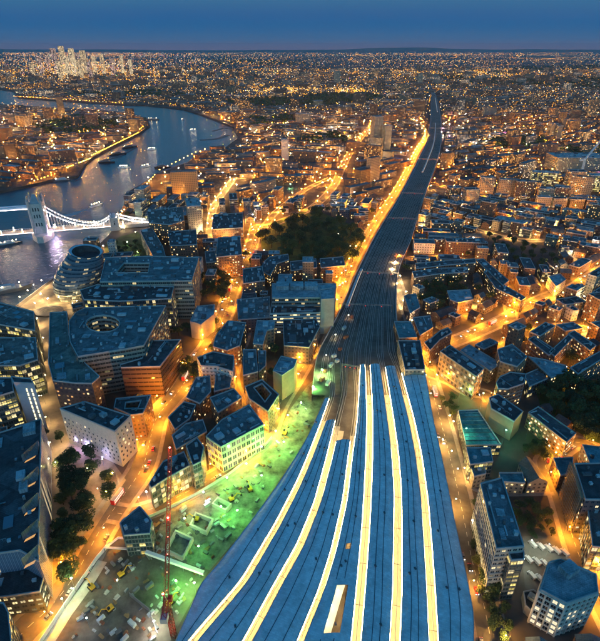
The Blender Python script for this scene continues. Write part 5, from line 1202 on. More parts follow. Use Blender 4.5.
mb.build('frame', M_WHITEP, cp); mb = MB(); mb.face([(p[0] - q[0][0], p[1] - q[0][1], 3.8) for p in i_]); mb.build('roof_net', M_UNITD, cp)
for k in range(4): m = MB(); m.bar((q[k][0] - q[0][0], q[k][1] - q[0][1], 0), (q[k][0] - q[0][0], q[k][1] - q[0][1], 4), .3); m.build('post', M_METAL, cp)
def lattice(m, a, b_, w_, n, th):
    a, b_ = Vector(a), Vector(b_); d = (b_ - a).normalized(); u = d.cross(Vector((0, 0, 1))); u = Vector((1, 0, 0)) if u.length < .05 else u.normalized(); v = d.cross(u).normalized(); cs = [(u + v) * w_ / 2, (u - v) * w_ / 2, (-u - v) * w_ / 2, (v - u) * w_ / 2]
    for c in cs: m.bar(a + c, b_ + c, th)
    for i in range(n):
        p, q = a.lerp(b_, i / n), a.lerp(b_, (i + 1) / n)
        for k in range(4): m.bar(p + cs[k], q + cs[(k + 1) % 4], th * .6); m.bar(p + cs[k], p + cs[(k + 1) % 4], th * .6)
# luffing crane: mast from the ground, jib raised steeply
cb = P(174, 636, 0); tip = P(170, 449, 66); hgt = 26
cr = empty('tower_crane', cb, 0, 'tall red lattice crane with its jib raised steeply and red warning lamps', 'crane')
m = MB(); lattice(m, (0, 0, 0), (0, 0, hgt), 2, 10, .27); m.build('mast', M_RED, cr)
jb = tip - cb; jr = Vector((0, 0, hgt + 2)); m = MB(); lattice(m, jr, jb, 1.6, 26, .22); m.build('jib', M_RED, cr)
hd_ = Vector((jb.x, jb.y, 0)).normalized(); m = MB(); lattice(m, jr, jr - hd_ * 9, 2, 4, .3); m.build('counter_jib', M_RED, cr); m = MB(); m.box(jr - hd_ * 8 + Vector((0, 0, -.5)), (3, 3, 3)); m.build('counterweight', M_CONC, cr)
m = MB(); m.box(jr + Vector((1.6, .5, .2)), (1.8, 2, 2.4)); m.build('cab', M_RED, cr); m = MB(); ap = jr - hd_ * 3 + Vector((0, 0, 9)); m.bar(jr - hd_ * 5, ap, .3); m.bar(jr, ap, .3); m.bar(ap, jb, .1); m.bar(ap, jr - hd_ * 9, .1); m.build('tie_lines', M_RED, cr)
for p in (jb + Vector((0, 0, 1)), ap, jr.lerp(jb, .5) + Vector((0, 0, 1.4))): m = MB(); m.octa(p, .55); m.build('warning_lamp', emit('warning_red', (1, .04, .03), 130), cr)
m = MB()
for k in range(9): p = jr.lerp(jb, (k + .5) / 9); m.octa(p, .18)
m.build('jib_lights', emit('jib_small_red', (1, .1, .06), 60, False), cr)
c2 = P(580, 178, 0); cr = empty('tower_crane', c2, 0, 'pale crane with slanting jib over the big white-roofed hall', 'crane'); m = MB(); lattice(m, (0, 0, 0), (0, 0, 40), 3, 10, .6); m.build('mast', M_WHITEP, cr)
jb = P(608, 132, 70) - c2; m = MB(); lattice(m, (0, 0, 38), jb, 2.4, 16, .6); m.build('jib', M_WHITEP, cr); m = MB(); lattice(m, (0, 0, 38), (-14, -6, 38), 3, 4, .5); m.build('counter_jib', M_WHITEP, cr)

# ------------------------------------------------------------------ trees
def crown_mesh(seed, n, leaf):
    rg = random.Random(seed); m = MB(); lobes = []
    for i in range(10):
        t = rg.uniform(0, 6.28); rr = rg.uniform(0, .62); z = rg.uniform(-.35, .55); lobes.append((rr * math.cos(t), rr * math.sin(t), z, rg.uniform(.28, .5)))
    lobes.append((0, 0, .1, .55))
    for i in range(n):
        lx, ly, lz, lr = lobes[i % len(lobes)]
        d = Vector((rg.gauss(0, 1), rg.gauss(0, 1), rg.gauss(0, 1) + .25)).normalized() * lr * rg.uniform(.72, 1.08); c = Vector((lx, ly, lz)) + Vector((d.x, d.y, d.z * .8))
        u = Vector((rg.gauss(0, 1), rg.gauss(0, 1), rg.gauss(0, .6))).normalized(); v = u.cross(Vector((rg.gauss(0, 1), rg.gauss(0, 1), rg.gauss(0, 1)))).normalized(); s_ = leaf * rg.uniform(.6, 1.4)
        m.face([c - u * s_ - v * s_ * .6, c + u * s_ * .9 - v * s_ * .7, c + u * s_ * .8 + v * s_ * .6, c - u * s_ * .7 + v * s_ * .8])
    return m
def trunk_mesh():
    m = MB(); m.bar((0, 0, 0), (0, 0, .55), (.06, .04), 0, 7)
    for k in range(4): t = k * 1.6; m.bar((0, 0, .45), (.35 * math.cos(t), .35 * math.sin(t), .85), (.03, .012), 0, 5)
    return m
CRN = []; 
for s_ in range(6): o = crown_mesh(s_, 1500, .055).build('crown', M_LEAF[s_ % 3]); CRN.append([o, False])
TRK = trunk_mesh().build('trunk', M_BARK); trk_used = False
tree_n = {}
def tree(x, y, h, sp, where, v=None):
    global trk_used
    k = tree_n.get(where, 0); tree_n[where] = k + 1
    r = empty('tree', (x, y, 0), R.uniform(0, 6.28), '%s tree %s' % (ordn(k), where), 'tree', 'trees ' + where)
    v = R.randrange(6) if v is None else v; c = CRN[v]
    if c[1]: o = c[0].copy(); C.objects.link(o)
    else: o = c[0]; c[1] = True
    o.parent = r; o.location = (0, 0, h * .62); o.scale = (sp / 1.62, sp / 1.62, h * .45)
    if trk_used: t = TRK.copy(); C.objects.link(t)
    else: t = TRK; trk_used = True
    t.parent = r; t.scale = (h * .8, h * .8, h * .9)
def tree_px(px, py, h, sp, where): v = P(px, py, h * .55); tree(v.x, v.y, h, sp, where)
def grove(poly, n, hr, where, mind=7):
    xs = [a[0] for a in poly]; ys = [a[1] for a in poly]; pts = []; t = 0
    while len(pts) < n and t < 9000:
        t += 1; px, py = R.uniform(min(xs), max(xs)), R.uniform(min(ys), max(ys))
        if not inside(px, py, poly): continue
        v = P(px, py, 5)
        if any((v.xy - q).length < mind for q in pts): continue
        pts.append(v.xy.copy())
    pts.sort(key=lambda p: p.y)
    for p in pts: h = R.uniform(*hr); tree(p.x, p.y, h, h * R.uniform(.75, 1.0), where)
park = [(262, 246), (262, 232), (272, 226), (290, 224), (300, 214), (318, 214), (330, 222), (345, 222), (362, 232), (362, 246), (352, 262), (330, 260), (300, 264), (272, 256)]
mb = MB(); q = ccw(PP([(262, 250), (260, 230), (276, 222), (300, 212), (325, 214), (364, 230), (360, 250), (345, 262), (290, 262)], .03)); mb.face(q); tag(mb.build('park_lawn', M_GRASS), kind='structure'); exclude([v.xy for v in q])
grove(park, 62, (14, 21), 'in the dark park beside the viaduct, counting from its near edge', 10)
grove([(58, 455), (70, 450), (92, 478), (97, 500), (88, 530), (66, 575), (56, 560), (58, 500)], 26, (9, 14), 'in the dense grove before the glass offices, counting away from the corner', 5)
for px, py, h in ((60, 437, 9), (90, 452, 12), (92, 466, 10), (107, 476, 11), (108, 492, 12), (44, 433, 8)): tree_px(px, py, h, h * .9, 'on the paved square below the white hotel')
grove([(200, 268), (228, 266), (229, 286), (222, 298), (202, 296)], 15, (10, 15), 'in the clump between the river offices and main road', 8)
grove([(186, 372), (196, 362), (196, 374), (188, 380)], 4, (8, 11), 'at the corner of the copper office', 5)
grove([(178, 360), (190, 354), (194, 366), (182, 374)], 5, (9, 12), 'between copper office and main road', 6)
grove([(112, 244), (140, 240), (146, 252), (112, 256)], 12, (7, 11), 'on the green-lit bridge park lawn', 8)
for px, py, h in ((245, 254, 12), (253, 262, 13), (267, 240, 12), (260, 236, 12), (214, 322, 10), (220, 332, 9), (275, 350, 11), (213, 348, 8), (193, 388, 7), (272, 372, 8), (234, 416, 6)): tree_px(px, py, h, h, 'standing alone beside the main road blocks')
grove([(500, 402 - 60), (518, 330), (530, 326), (545, 334), (520, 345)], 6, (8, 11), 'round the estate below the high street', 8)
grove([(540, 385), (570, 382), (600, 382), (640, 390), (640, 450), (602, 445), (582, 432), (560, 415), (540, 402)], 45, (11, 17), 'in the dark wooded garden beyond the long lit terrace', 8)
mb = MB(); q = ccw(PP([(535, 388), (565, 380), (600, 380), (650, 388), (650, 450), (602, 446), (578, 432), (540, 405)], .04)); mb.face(q); tag(mb.build('garden_lawn', M_GRASS), kind='structure'); exclude([v.xy for v in q])
grove([(530, 358), (545, 356), (548, 364), (532, 366)], 3, (8, 11), 'beside the estate court', 6)
grove([(425, 283), (460, 280), (466, 292), (446, 296), (440, 308), (428, 300)], 22, (9, 14), 'round the pale-roofed school', 7)
exclude([v.xy for v in PP([(420, 280), (462, 278), (472, 300), (446, 310), (428, 306)])])
grove([(480, 232), (510, 236), (545, 250), (560, 262), (545, 268), (515, 262), (490, 246)], 22, (9, 13), 'on the dark common among the southern estates', 12)
exclude([v.xy for v in PP([(478, 232), (510, 234), (548, 250), (562, 264), (545, 268), (515, 262), (488, 248)])])
grove([(512, 500), (530, 500), (548, 512), (556, 532), (530, 534), (516, 518)], 13, (5, 8), 'in the scrubby yard beside the tall slab', 5)
grove([(476, 500), (484, 560), (490, 590), (480, 590), (474, 540)], 9, (5, 8), 'at the foot of the tall slab by the street', 6)
grove([(486, 575), (500, 570), (508, 600), (516, 640), (500, 640), (492, 610)], 9, (7, 10), 'on the bank south of the tall slab', 6)
grove([(520, 442), (548, 440), (548, 458), (530, 456)], 7, (6, 9), 'between sandy flats and pitched hall', 5)
grove([(440, 395), (452, 392), (462, 402), (452, 412)], 6, (5, 8), 'at the lit forecourt above the teal shed', 5)
grove([(394, 330), (398, 330), (402, 350), (398, 350)], 4, (4, 6), 'on the verge beside the outermost track', 5)
exclude([v.xy for v in PP([(500, 465), (560, 490), (575, 545), (560, 640), (500, 640), (470, 480)])])
exclude([v.xy for v in PP([(432, 385), (460, 388), (478, 408), (468, 480), (450, 480)])])

# ------------------------------------------------------------------ the town blocks between the landmarks
ANCH = [((215, 185), (211, 222), (224, 192), 'among the riverside warehouses'), ((150, 200), (128, 192), (157, 174), 'on the south quay below the bridge'),
 ((290, 190), (313, 207), (333, 187), 'north of the dark park'), ((350, 190), (397, 190), (371, 230), 'between curving road and viaduct street'),
 ((245, 165), (240, 165), (262, 158), 'near the white tower past the quay'), ((375, 150), (342, 168), (352, 150), 'beyond the park towards the tower slabs'),
 ((480, 225), (480, 231), (520, 240), 'among the southern apartment slabs'), ((570, 195), (540, 210), (590, 212), 'near the big white-roofed hall'),
 ((455, 185), (441, 186), (470, 193), 'against the far south side of the viaduct'), ((590, 235), (560, 240), (600, 247), 'along the edge of the view past the common'),
 ((450, 325), (442, 347), (470, 335), 'in the wedge above the junction'), ((540, 320), (503, 320), (533, 303), 'south of the diagonal high street'),
 ((530, 280), (500, 282), (512, 318), 'between the common and high street'), ((440, 250), (420, 257), (445, 258), 'on the orange terraces near the viaduct'),
 ((590, 330), (545, 330), (570, 326), 'beyond the courtyard estate'), ((300, 335), (283, 319), (316, 319), 'between depot and viaduct street'),
 ((190, 405), (181, 388), (157, 417), 'along the near main road'), ((610, 530), (563, 505), (574, 541), 'behind the scaffolded block'),
 ((230, 230), (211, 240), (211, 222), 'by the brick mansion block'), ((250, 300), (231, 291), (223, 318), 'beside the plant-topped office'),
 ((20, 160), (93, 157), (140, 133), 'on the north bank'), ((320, 240), (300, 262), (330, 262), 'round the park estate'),
 ((580, 295), (575, 287), (600, 271), 'at the top of the high street'), ((180, 245), (168, 246), (197, 245), 'behind the river offices'),
 ((10, 420), (53, 423), (46, 386), 'among the glass offices at the edge'), ((600, 420), (567, 377), (600, 362), 'past the wooded garden')]
AW = []
for c, a, b_, ph in ANCH:
    cw, aw, bw = P(*c), P(*a), P(*b_); AW.append((cw.x, cw.y, math.atan2(bw.y - aw.y, bw.x - aw.x), ph))
def nearest(x, y): return min(range(len(AW)), key=lambda k: (AW[k][0] - x) ** 2 + (AW[k][1] - y) ** 2)
YIND = 900
WALLS = [('litbrick', 'red-brown', 5), ('brick', 'dark brick', 5), ('stock', 'yellow-brick', 4), ('cream', 'cream', 3), ('white', 'white', 1), ('band', 'grey banded', 2), ('dark', 'charcoal', 2), ('glass', 'glazed', 1)]
ROOFS = [('blue', 'blue-grey', 4), ('dark', 'black', 3), ('slate', 'slate', 4), ('pale', 'pale', 2), ('brown', 'brown', 1)]
def pick(rg, L): return rg.choices(L, [a[2] for a in L])[0]
rg = random.Random(5); kcount = {}; ALAMPS = []; placed = 0
cand = []
for k, (cx, cy, an, ph) in enumerate(AW):
    ca, sa = math.cos(an), math.sin(an); v = -420
    while v < 420:
        D = rg.uniform(11, 17); u = -420 + rg.uniform(0, 20)
        gap = rg.choice((7, 9, 14, 18)); lit = rg.random() < .62
        while u < 420:
            L = rg.uniform(18, 46); x, y = cx + (u + L / 2) * ca - v * sa, cy + (u + L / 2) * sa + v * ca
            if 100 < y < YIND and nearest(x, y) == k: cand.append((x, y, L, D, an, k, lit, gap))
            u += L + rg.choice((1.5, 3, 3, 5, 9))
        v += D + gap
def rect(x, y, L, D, an, g=0):
    ca, sa = math.cos(an), math.sin(an); hx, hy = L / 2 + g, D / 2 + g
    return [(x + a * ca - b_ * sa, y + a * sa + b_ * ca) for a, b_ in ((-hx, -hy), (hx, -hy), (hx, hy), (-hx, hy))]
autos = []
cand.sort(key=lambda c: c[1])
c2_ = []
for k, (cx, cy, an, ph) in enumerate(AW):
    for off in range(2):
        v = -400 + off * 9
        while v < 400:
            u = -400 + off * 8
            while u < 400:
                x, y = cx + u * math.cos(an) - v * math.sin(an), cy + u * math.sin(an) + v * math.cos(an)
                if 100 < y < YIND and nearest(x, y) == k: c2_.append((x, y, rg.uniform(17, 30), rg.uniform(9, 13), an, k, rg.random() < .35, 8))
                u += 15
            v += 16
rg.shuffle(c2_); cand += c2_
for (x, y, L, D, an, k, lit, gap) in cand:
    q = to_px((x, y, 8))
    if not (-22 < q[0] < 622 and 45 < q[1] < 665): continue
    for s_ in (1, .6, .38):
        rc_ = rect(x, y, L * s_, D * (1 if s_ > .5 else .8), an, 1.2); mids = [((rc_[i][0] + rc_[(i + 1) % 4][0]) / 2, (rc_[i][1] + rc_[(i + 1) % 4][1]) / 2) for i in range(4)]
        if free(rc_ + mids + [(x, y)]): break
    else: continue
    exclude(rect(x, y, L * s_, D * (1 if s_ > .5 else .8), an, .6)); autos.append((x, y, L * s_, D * (1 if s_ > .5 else .8), an, k))
    if lit and rg.random() < .75: ALAMPS.append((x - (D / 2 + gap / 2) * math.sin(an), y + (D / 2 + gap / 2) * math.cos(an), 7.5, rg.random()))
nb = dict(apartment_block=0, terraced_row=0, warehouse=0)
stuffmb = MB()
SMATS = [F_BRICKL, F_STOCK, F_CREAM, F_BRICK, R_BLUE, R_DARK, R_SLATE, R_PALE]
def stuff_block(mb, x, y, L, D, an, h, wm, rm, su=3.4, sv=3.3):
    q = rect(x, y, L, D, an); wall_faces(mb, q, 0, h, su, sv, wm, (R.randrange(3000), R.randrange(3000))); mb.face([(a[0], a[1], h) for a in q], rm)
zc = {}
for (x, y, L, D, an, k) in autos:
    wl, wname, _ = pick(rg, WALLS); rf, rname, _ = pick(rg, ROOFS); ph = AW[k][3]; wrld = rect(x, y, L, D, an)
    r_ = rg.random(); kind = 'terraced_row' if (r_ < .38 and D < 14) else ('warehouse' if r_ < .5 or k in (0, 1) and r_ < .8 else 'apartment_block')
    if nb[kind] >= 290: kind = min(nb, key=nb.get)
    nb[kind] += 1; zi = zc.get((kind, ph), 0); zc[(kind, ph)] = zi + 1
    h = rg.uniform(6, 8.5) if kind == 'terraced_row' else (rg.uniform(10, 18) if kind == 'warehouse' else rg.uniform(9, 17) + (rg.random() < .06) * 16)
    if y < 260: h = min(h, 14)
    noun = {'terraced_row': 'pitched row', 'warehouse': 'warehouse', 'apartment_block': 'flat-roofed block'}[kind]
    lab = '%s-roofed %s %s, the %s %s' % (rname, wname, noun, ordn(zi), ph)
    if kind == 'terraced_row': hall(None, h, 3.2, wl if wl != 'band' else 'brick', 'slate' if rf == 'pale' else rf, lab.replace('pale-roofed', 'slate-roofed'), kind, 'terraces of the town', world=wrld)
    else: building(kind, None, h, wl, rf, lab, kind.replace('_', ' ') + 's of the town', world=wrld, units=3 if y < 500 else 2, skylights=1 if y < 500 else 0, excl=False)
print('AUTO', nb, len(autos), 'lamps', len(ALAMPS), n_lamps)
# particular towers further out
def slab_at(px, py, wpx, dm, top_py, wall, roof, label, name='tower_block', ang=0):
    b_ = P(px, py); k = (b_ - P(px + 1, py)).length; L = wpx * k; lo, hi = 5, 260
    for _ in range(30):
        h = (lo + hi) / 2
        if to_px((b_.x, b_.y, h))[1] > top_py: lo = h
        else: hi = h
    building(name, None, h, wall, roof, label, 'tower blocks further out', 'tower', world=rect(b_.x, b_.y + dm / 2, L, dm, ang), units=2 if b_.y < 1500 else 0)
slab_at(285, 160, 7, 20, 140, 'white', 'pale', 'solitary white tower rising above the riverside streets')
slab_at(376, 148, 9, 22, 117, 'cream', 'dark', 'pale tower slab standing between two sodium squares', ang=.3)
slab_at(386, 150, 7, 22, 126, 'cream', 'dark', 'shorter tower slab next to the pale one between sodium squares', ang=.3)
slab_at(453, 204, 12, 14, 188, 'litbrick', 'blue', 'lit brick slab hard by the far viaduct', ang=.1); slab_at(470, 208, 14, 14, 190, 'cream', 'dark', 'cream slab with stairwell lights behind the brick slab', ang=.1)
for i, (px, py, w_, t_) in enumerate(((506, 196, 16, 180), (524, 200, 18, 182), (545, 205, 14, 189), (560, 206, 14, 188), (486, 194, 14, 178))): slab_at(px, py, w_, 13, t_, 'litbrick' if i % 2 else 'cream', 'slate', '%s tall lit estate slab along the road beyond the estates' % ordn(i), ang=-.15)
slab_at(545, 186, 26, 18, 173, 'litglass', 'pale', 'white-lit office slab before the big pale-roofed hall', ang=-.25); slab_at(575, 190, 16, 22, 172, 'cream', 'dark', 'dark square block right beside the big pale-roofed hall', ang=-.1)
slab_at(580, 172, 50, 60, 158, 'cream', 'pale', 'vast pale-roofed hall below the far crane', 'exhibition_hall'); slab_at(596, 192, 18, 20, 176, 'litglass', 'pale', 'brilliantly lit white block at the edge by the pale-roofed hall')
slab_at(420, 84, 5, 30, 74, 'cream', 'dark', 'tower standing where the viaduct vanishes'); slab_at(337, 85, 6, 40, 71, 'cream', 'dark', 'pale tower far beyond the long dark wood'); slab_at(233, 84, 8, 40, 79, 'cream', 'dark', 'squat far tower beside the amber district'); slab_at(318, 108, 9, 30, 101, 'stock', 'dark', 'boxy tower before the long dark wood')
slab_at(552, 138, 7, 25, 124, 'cream', 'dark', 'tower pair member rising from the dark southern streets'); slab_at(558, 139, 5, 25, 126, 'cream', 'dark', 'slighter tower beside it in the dark southern streets'); slab_at(227, 120, 14, 25, 112, 'litbrick', 'dark', 'block above the far jetty on the southern bank')
# the financial district on its peninsula: towers one by one
FIN = [facade('tower_blue_glass', (.03, .04, .06), .42, (1, .62, .3), 9, .22, .25), facade('tower_dark_glass', (.02, .03, .05), .3, (1, .5, .6), 9, .22, .25), facade('tower_warm_glass', (.05, .05, .06), .5, (1, .7, .4), 9, .22, .25)]
for i, (px, w_, t_, py, wl) in enumerate(((67, 6, 42, 76, 'glass'), (60, 6, 47, 76, 'litglass'), (75, 6, 47, 77, 'litglass'), (84, 6, 49, 77, 'glass'), (54, 4, 52, 75, 'litglass'), (92, 4, 55, 76, 'litglass'), (99, 4, 53, 75, 'glass'), (48, 4, 57, 77, 'band'), (70, 5, 55, 79, 'litglass'), (80, 5, 57, 79, 'litglass'), (107, 4, 57, 76, 'litglass'), (115, 3, 54, 75, 'litglass'), (63, 4, 60, 80, 'band'), (88, 4, 61, 80, 'litglass'), (122, 3, 58, 76, 'band'), (40, 4, 61, 77, 'litglass'))):
    slab_at(px + (px - 75) * .2, py, w_ * .7, 40, t_ + 1.5, FIN[i % 3], 'dark', '%s high-rise of the far financial district cluster across the water' % ordn(i), 'office_tower')
# ------------------------------------------------------------------ the town further off: too many blocks to count, one object
def in_view(x, y, m_=75): q = to_px((x, y, 5)); return -m_ < q[0] < 600 + m_
WOOD = [[(225, 103), (262, 99), (300, 100), (318, 95), (370, 95), (382, 100), (330, 106), (262, 107)], [(60, 95), (110, 92), (165, 92), (190, 96), (170, 98), (120, 98), (70, 97)], [(35, 128), (80, 118), (110, 120), (118, 128), (70, 136), (48, 136)], [(430, 74), (520, 80), (600, 78), (640, 84), (640, 92), (540, 88), (450, 84)], [(560, 150), (640, 146), (640, 156), (575, 158)], [(500, 68), (640, 66), (640, 70), (520, 72)], [(205, 60), (300, 62), (320, 66), (220, 66)], [(300, 140), (340, 134), (345, 142), (310, 146)], [(490, 142), (540, 138), (545, 146), (500, 150)], [(250, 120), (300, 116), (300, 122), (255, 127)]]
for wpx in WOOD[:1]: exclude([v.xy for v in PP(wpx)])
SM = MB(); mats = [facade('far_brick', (.12, .075, .05), .26, (1, .36, .05), 4.2, .26, .27, glow2=(1, .5, .14), cluster=True), facade('far_stock', (.18, .14, .09), .24, (1, .42, .08), 4.2, .26, .27, glow2=(1, .6, .25), cluster=True), facade('far_pale', (.24, .21, .17), .22, (1, .55, .2), 4.4, .24, .25, glow2=(1, .75, .5), cluster=True), F_BRICK, R_BLUE, R_DARK, R_SLATE, R_PALE]
cell = 230; rz = random.Random(21); nblk = 0; FL = []
def dens(px, py):
    d = .62
    for (x, y, rx, ry, g) in ((80, 66, 90, 12, 1.4), (40, 58, 80, 6, .9), (285, 90, 34, 4, 1.6), (225, 76, 60, 9, .5), (350, 92, 22, 4, 1.3), (150, 74, 60, 9, .5), (470, 74, 60, 4, .8), (350, 118, 40, 10, .5), (420, 60, 160, 5, .4), (90, 150, 30, 8, 1.1), (560, 130, 70, 9, .2), (60, 100, 60, 3, .8), (545, 85, 70, 8, -.1), (310, 66, 80, 6, .3)):
        e_ = ((px - x) / rx) ** 2 + ((py - y) / ry) ** 2
        if e_ < 4: d += g * math.exp(-e_)
    d *= .35 + 1.5 * max(0, math.sin(px * .11 + 2.1 * math.sin(py * .21)) * math.sin(py * .37 + 1.3 * math.sin(px * .05)) + .3)
    return d
yy = YIND - 120
while yy < 7200:
    xx = -.85 * yy - 400
    while xx < .84 * yy + 300:
        an = rz.uniform(-.7, .9); ca, sa = math.cos(an), math.sin(an); cx, cy = xx + cell / 2, yy + cell / 2
        far = cy > 2600; stepD, gp = (15, rz.uniform(16, 26)) if not far else (26, 34)
        warm = rz.random(); v = -cell * .62
        pal = rz.random()
        while v < cell * .62:
            u = -cell * .62
            while u < cell * .62:
                L = rz.uniform(22, 60) if not far else rz.uniform(30, 90); x, y = cx + u * ca - v * sa, cy + u * sa + v * ca; u += L + rz.choice((3, 8, 16, 24))
                if not (xx <= x < xx + cell and yy <= y < yy + cell) or y < YIND or not in_view(x, y): continue
                D = stepD * rz.uniform(.7, 1.1)
                if not free(rect(x, y, L, D, an, 3) + [(x, y)]): continue
                q_ = to_px((x, y, 0))
                h = rz.uniform(4, 6) if q_[0] < 150 and 103 < q_[1] < 116 else rz.uniform(7, 15) + (rz.random() < .07) * rz.uniform(10, 30) + (rz.random() < .012) * 35; nblk += 1
                stuff_block(SM, x, y, min(L, 80), D, an, h, rz.choices((0, 1, 2, 3), (4, 3, 2, 3))[0], rz.choices((4, 5, 6, 7), (3, 4, 4, 1))[0])
            # lamps in the street between rows
            u = -cell * .62 + rz.uniform(0, 30)
            stp = 34 if cy < 2000 else 46
            while u < cell * .62:
                vv = v + stepD / 2 + gp / 2; x, y = cx + u * ca - vv * sa, cy + u * sa + vv * ca; u += stp * rz.uniform(.7, 1.5)
                if xx <= x < xx + cell and yy <= y < yy + cell and y > YIND and in_view(x, y):
                    q = to_px((x, y, 5))
                    if rz.random() < dens(*q) and free([(x, y)]): FL.append((x, y, rz.uniform(6, 10), warm * .6 + rz.random() * .4))
            v += stepD + gp
        xx += cell
    yy += cell
print('FAR blocks', nblk, 'lamps', len(FL))
tag(SM.build('distant_town_buildings', mats), 'dense far-off town of low lit blocks stretching to the horizon', 'buildings', kind='stuff')
LC = [emit('light_sodium', SODIUM, 1), ]
def lightmats(tag_, s, sampled): return [emit('%s_%d' % (tag_, i), c, s * k, sampled) for i, (c, k) in enumerate(((SODIUM, 1), (AMBER, 1), (WARM, .8), (WHITE, .8), (COOL, .6), ((1, .12, .12), .5), ((.3, 1, .45), .5), ((.9, .25, .9), .4)))]
def lcol(t): return 0 if t < .42 else 1 if t < .62 else 2 if t < .80 else 3 if t < .91 else 4 if t < .95 else 5 if t < .97 else 6 if t < .985 else 7
m1 = MB()
for (x, y, z, t) in ALAMPS: 
    if free([(x, y)]): m1.octa((x, y, z), .26, lcol(min(.999, t * .85)), .25)
tag(m1.build('back_street_lights', lightmats('backlamp', 38000, True)), 'glowing lamps of the many back streets between the town blocks', 'street lights', kind='stuff')
m2 = MB(); m3 = MB(); 
for (x, y, z, t) in FL:
    if y < 2300: m2.octa((x, y, z), .38, lcol(min(.999, t * rz.uniform(.6, 1.25))), .3)
    else: m3.octa((x, y, z + 3), (rz.uniform(.5, .9) + y / 4200 * rz.choice((.6, 1, 1.8))) * 1.3, lcol(min(.999, t * rz.uniform(.5, 1.3))))
tag(m2.build('outer_street_lights', lightmats('outlamp', 15000, True)), 'points of lamp light scattered over the middle distance streets', 'street lights', kind='stuff')
# out to the hills: blocks and lights thinning with distance
for i in range(6500):
    y = 7000 * (1 + 3.9 * rz.random() ** 1.6); px = rz.uniform(-10, 610); x = (px - 300) / F * (y * CP + CH * SP); q = to_px((x, y, 5)); 
    dn = dens(px, q[1]) * (1.6 if px < 200 else 1)
    if rz.random() < dn * .9: m3.octa((x, y, rz.uniform(8, 30)), rz.uniform(1.0, 3.6) * (1.3 if px < 200 else 1) * (y / 9000) ** .7, lcol(min(.999, rz.random() ** .8)))
for i in range(5200):                                               # brighter clusters
    cx, cy, rx, ry = rz.choice(((80, 68, 60, 10), (80, 72, 50, 6), (70, 76, 60, 3), (60, 53, 90, 1.5), (60, 55, 90, 2), (150, 55, 120, 2), (350, 55, 220, 2), (480, 54, 150, 1.5), (20, 62, 50, 5),  (285, 90, 32, 4), (350, 92, 20, 3.5), (145, 72, 40, 6), (470, 74, 50, 3), (70, 76, 50, 2.2), (220, 62, 60, 3), (430, 62, 130, 3)))
    px, py = rz.gauss(cx, rx * .6), rz.gauss(cy, ry * .6)
    if py < 52 or not -8 < px < 608: continue
    v = P(px, py, 12)
    if v.y > 36000 or v.y < 1500 or not free([(v.x, v.y)]): continue
    m3.octa(v + Vector((0, 0, rz.uniform(0, 110) if 35 < px < 130 and 66 < py < 80 else 5)), (.7 + v.y / 3800) * rz.uniform(.6, 1.8), lcol(rz.random() * (1 if px < 200 else .85)))
for i in range(170):                                                 # lit roads far off
    px, py = rz.uniform(-5, 605), 52.5 + 85 * rz.random() ** 1.7; v = P(px, py, 8); t = rz.choice((rz.uniform(-.35, .35), rz.uniform(1.1, 1.9))); n_ = rz.randrange(14, 50); st_ = 34 * (1 + v.y / 4500); c_ = lcol(rz.random() * .8); cu = rz.uniform(-.02, .02)
    for j in range(n_):
        v = v + Vector((math.cos(t), math.sin(t), 0)) * st_; t += cu
        if v.y < 1300 or v.y > 34000 or not free([(v.x, v.y)]): continue
        m3.octa((v.x, v.y, 9), (.7 + v.y / 4200) * rz.uniform(.7, 1.4), c_)
for i in range(70):                                                # the lit far embankment across the bend
    t = i / 149; px = 14 + 112 * t; py = 96.6 + 6.5 * t + .4 * math.sin(i); v = P(px, py - .3, 6); m3.octa(v, rz.uniform(.9, 1.9), 0 if rz.random() < .8 else 2)
for (xa, ya, xb, yb, n) in ((92, 156.5, 139, 132.5, 30), (64, 169, 92, 158, 22), (139, 132, 149, 122, 8), (118, 222, 157, 176, 26), (35, 181, 62, 172, 12)):
    for i in range(n): t = i / n; v = P(xa + (xb - xa) * t, ya + (yb - ya) * t - 1, 5); m2.octa(v, .01, 0)
tag(m3.build('distant_city_lights', lightmats('farlamp', 3.6, False)), 'countless tiny city lights glittering out to the horizon', 'city lights', kind='stuff')
qm = MB()
for (xa, ya, xb, yb, n) in ((92, 157.5, 140, 133.5, 26), (64, 171, 92, 160, 18), (140, 131, 149, 122, 6), (119, 219, 157, 175, 20), (35, 183, 62, 174, 8), (14, 97.0, 126, 104.3, 34), (160, 172, 200, 152, 10)):
    for i in range(n): t = i / n; v = P(xa + (xb - xa) * t, ya + (yb - ya) * t, 0); far = v.y > 2000; qm.octa((v.x, v.y, 5), .5 if not far else rz.uniform(.35, .7), 0 if rz.random() < .7 else 1)
tag(qm.build('quayside_lights', lightmats('quaylamp', 380, True)), 'row upon row of amber lamps following the river banks', 'quayside lights', kind='stuff')
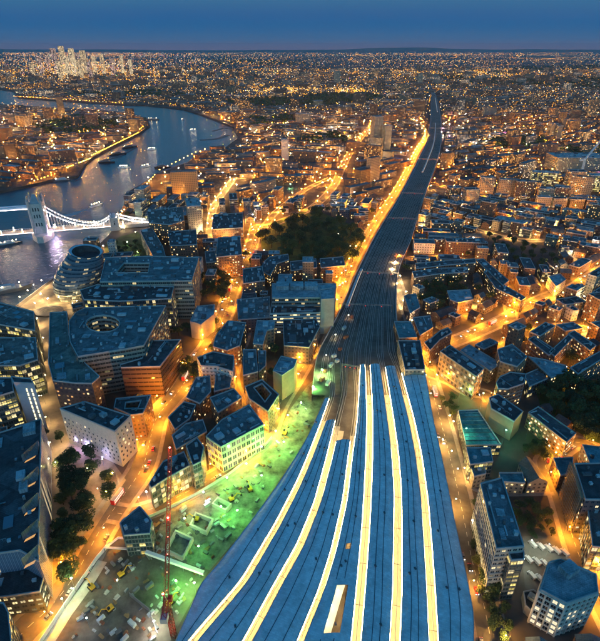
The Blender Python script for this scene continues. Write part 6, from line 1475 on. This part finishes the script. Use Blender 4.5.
# dark woods far off
wm_ = MB(); rw = random.Random(9)
for wpx in WOOD:
    xs = [a[0] for a in wpx]; ys = [a[1] for a in wpx]
    for i in range(int((max(xs) - min(xs)) * (max(ys) - min(ys)) * .3)):
        px, py = rw.uniform(min(xs), max(xs)), rw.uniform(min(ys), max(ys))
        if not inside(px, py, wpx): continue
        v = P(px, py); s_ = rw.uniform(5, 9) * (1 + v.y / 5000)
        for k in range(9):
            d = Vector((rw.gauss(0, 1), rw.gauss(0, 1), abs(rw.gauss(0, .6)) + .2)).normalized(); c = v + Vector((0, 0, s_ * .5)) + d * s_ * .8; u = Vector((rw.gauss(0, 1), rw.gauss(0, 1), rw.gauss(0, .5))).normalized(); w2 = u.cross(d).normalized() if u.cross(d).length > .1 else Vector((0, 0, 1)); h_ = s_ * .55
            wm_.face([c - u * h_, c - w2 * h_, c + u * h_, c + w2 * h_])
tag(wm_.build('distant_woodland', M_LEAF[0]), 'dark belts of far-off parkland trees among the lights', 'woodland', kind='stuff')
# street trees scattered in gaps of the town
ts = 0; t = 0
while ts < 20 and t < 5000:
    t += 1; x, y = rg.uniform(-450, 520), rg.uniform(180, YIND - 60); q = to_px((x, y, 0))
    if not (5 < q[0] < 595): continue
    if free([(x + 4, y), (x - 4, y), (x, y + 4), (x, y - 4)]): ts += 1; exclude([(x - 4, y - 4), (x + 4, y - 4), (x + 4, y + 4), (x - 4, y + 4)]); h = rg.uniform(8, 13); tree(x, y, h, h * .9, 'scattered between town blocks ' + AW[nearest(x, y)][3])

# ------------------------------------------------------------------ the evening air
hz = MB(); hz.box((0, 18900, 215), (64000, 40200, 480), 0, 0, None, True)
hm = bpy.data.materials.new('evening_haze'); hm.use_nodes = True; nt = hm.node_tree; nt.nodes.clear()
vo = nt.nodes.new('ShaderNodeVolumePrincipled'); vo.inputs['Density'].default_value = 2.4e-5; vo.inputs['Color'].default_value = (.75, .8, .9, 1); vo.inputs['Anisotropy'].default_value = .3
mo = nt.nodes.new('ShaderNodeOutputMaterial'); nt.links.new(vo.outputs[0], mo.inputs['Volume'])
tag(hz.build('haze', hm), kind='stuff')
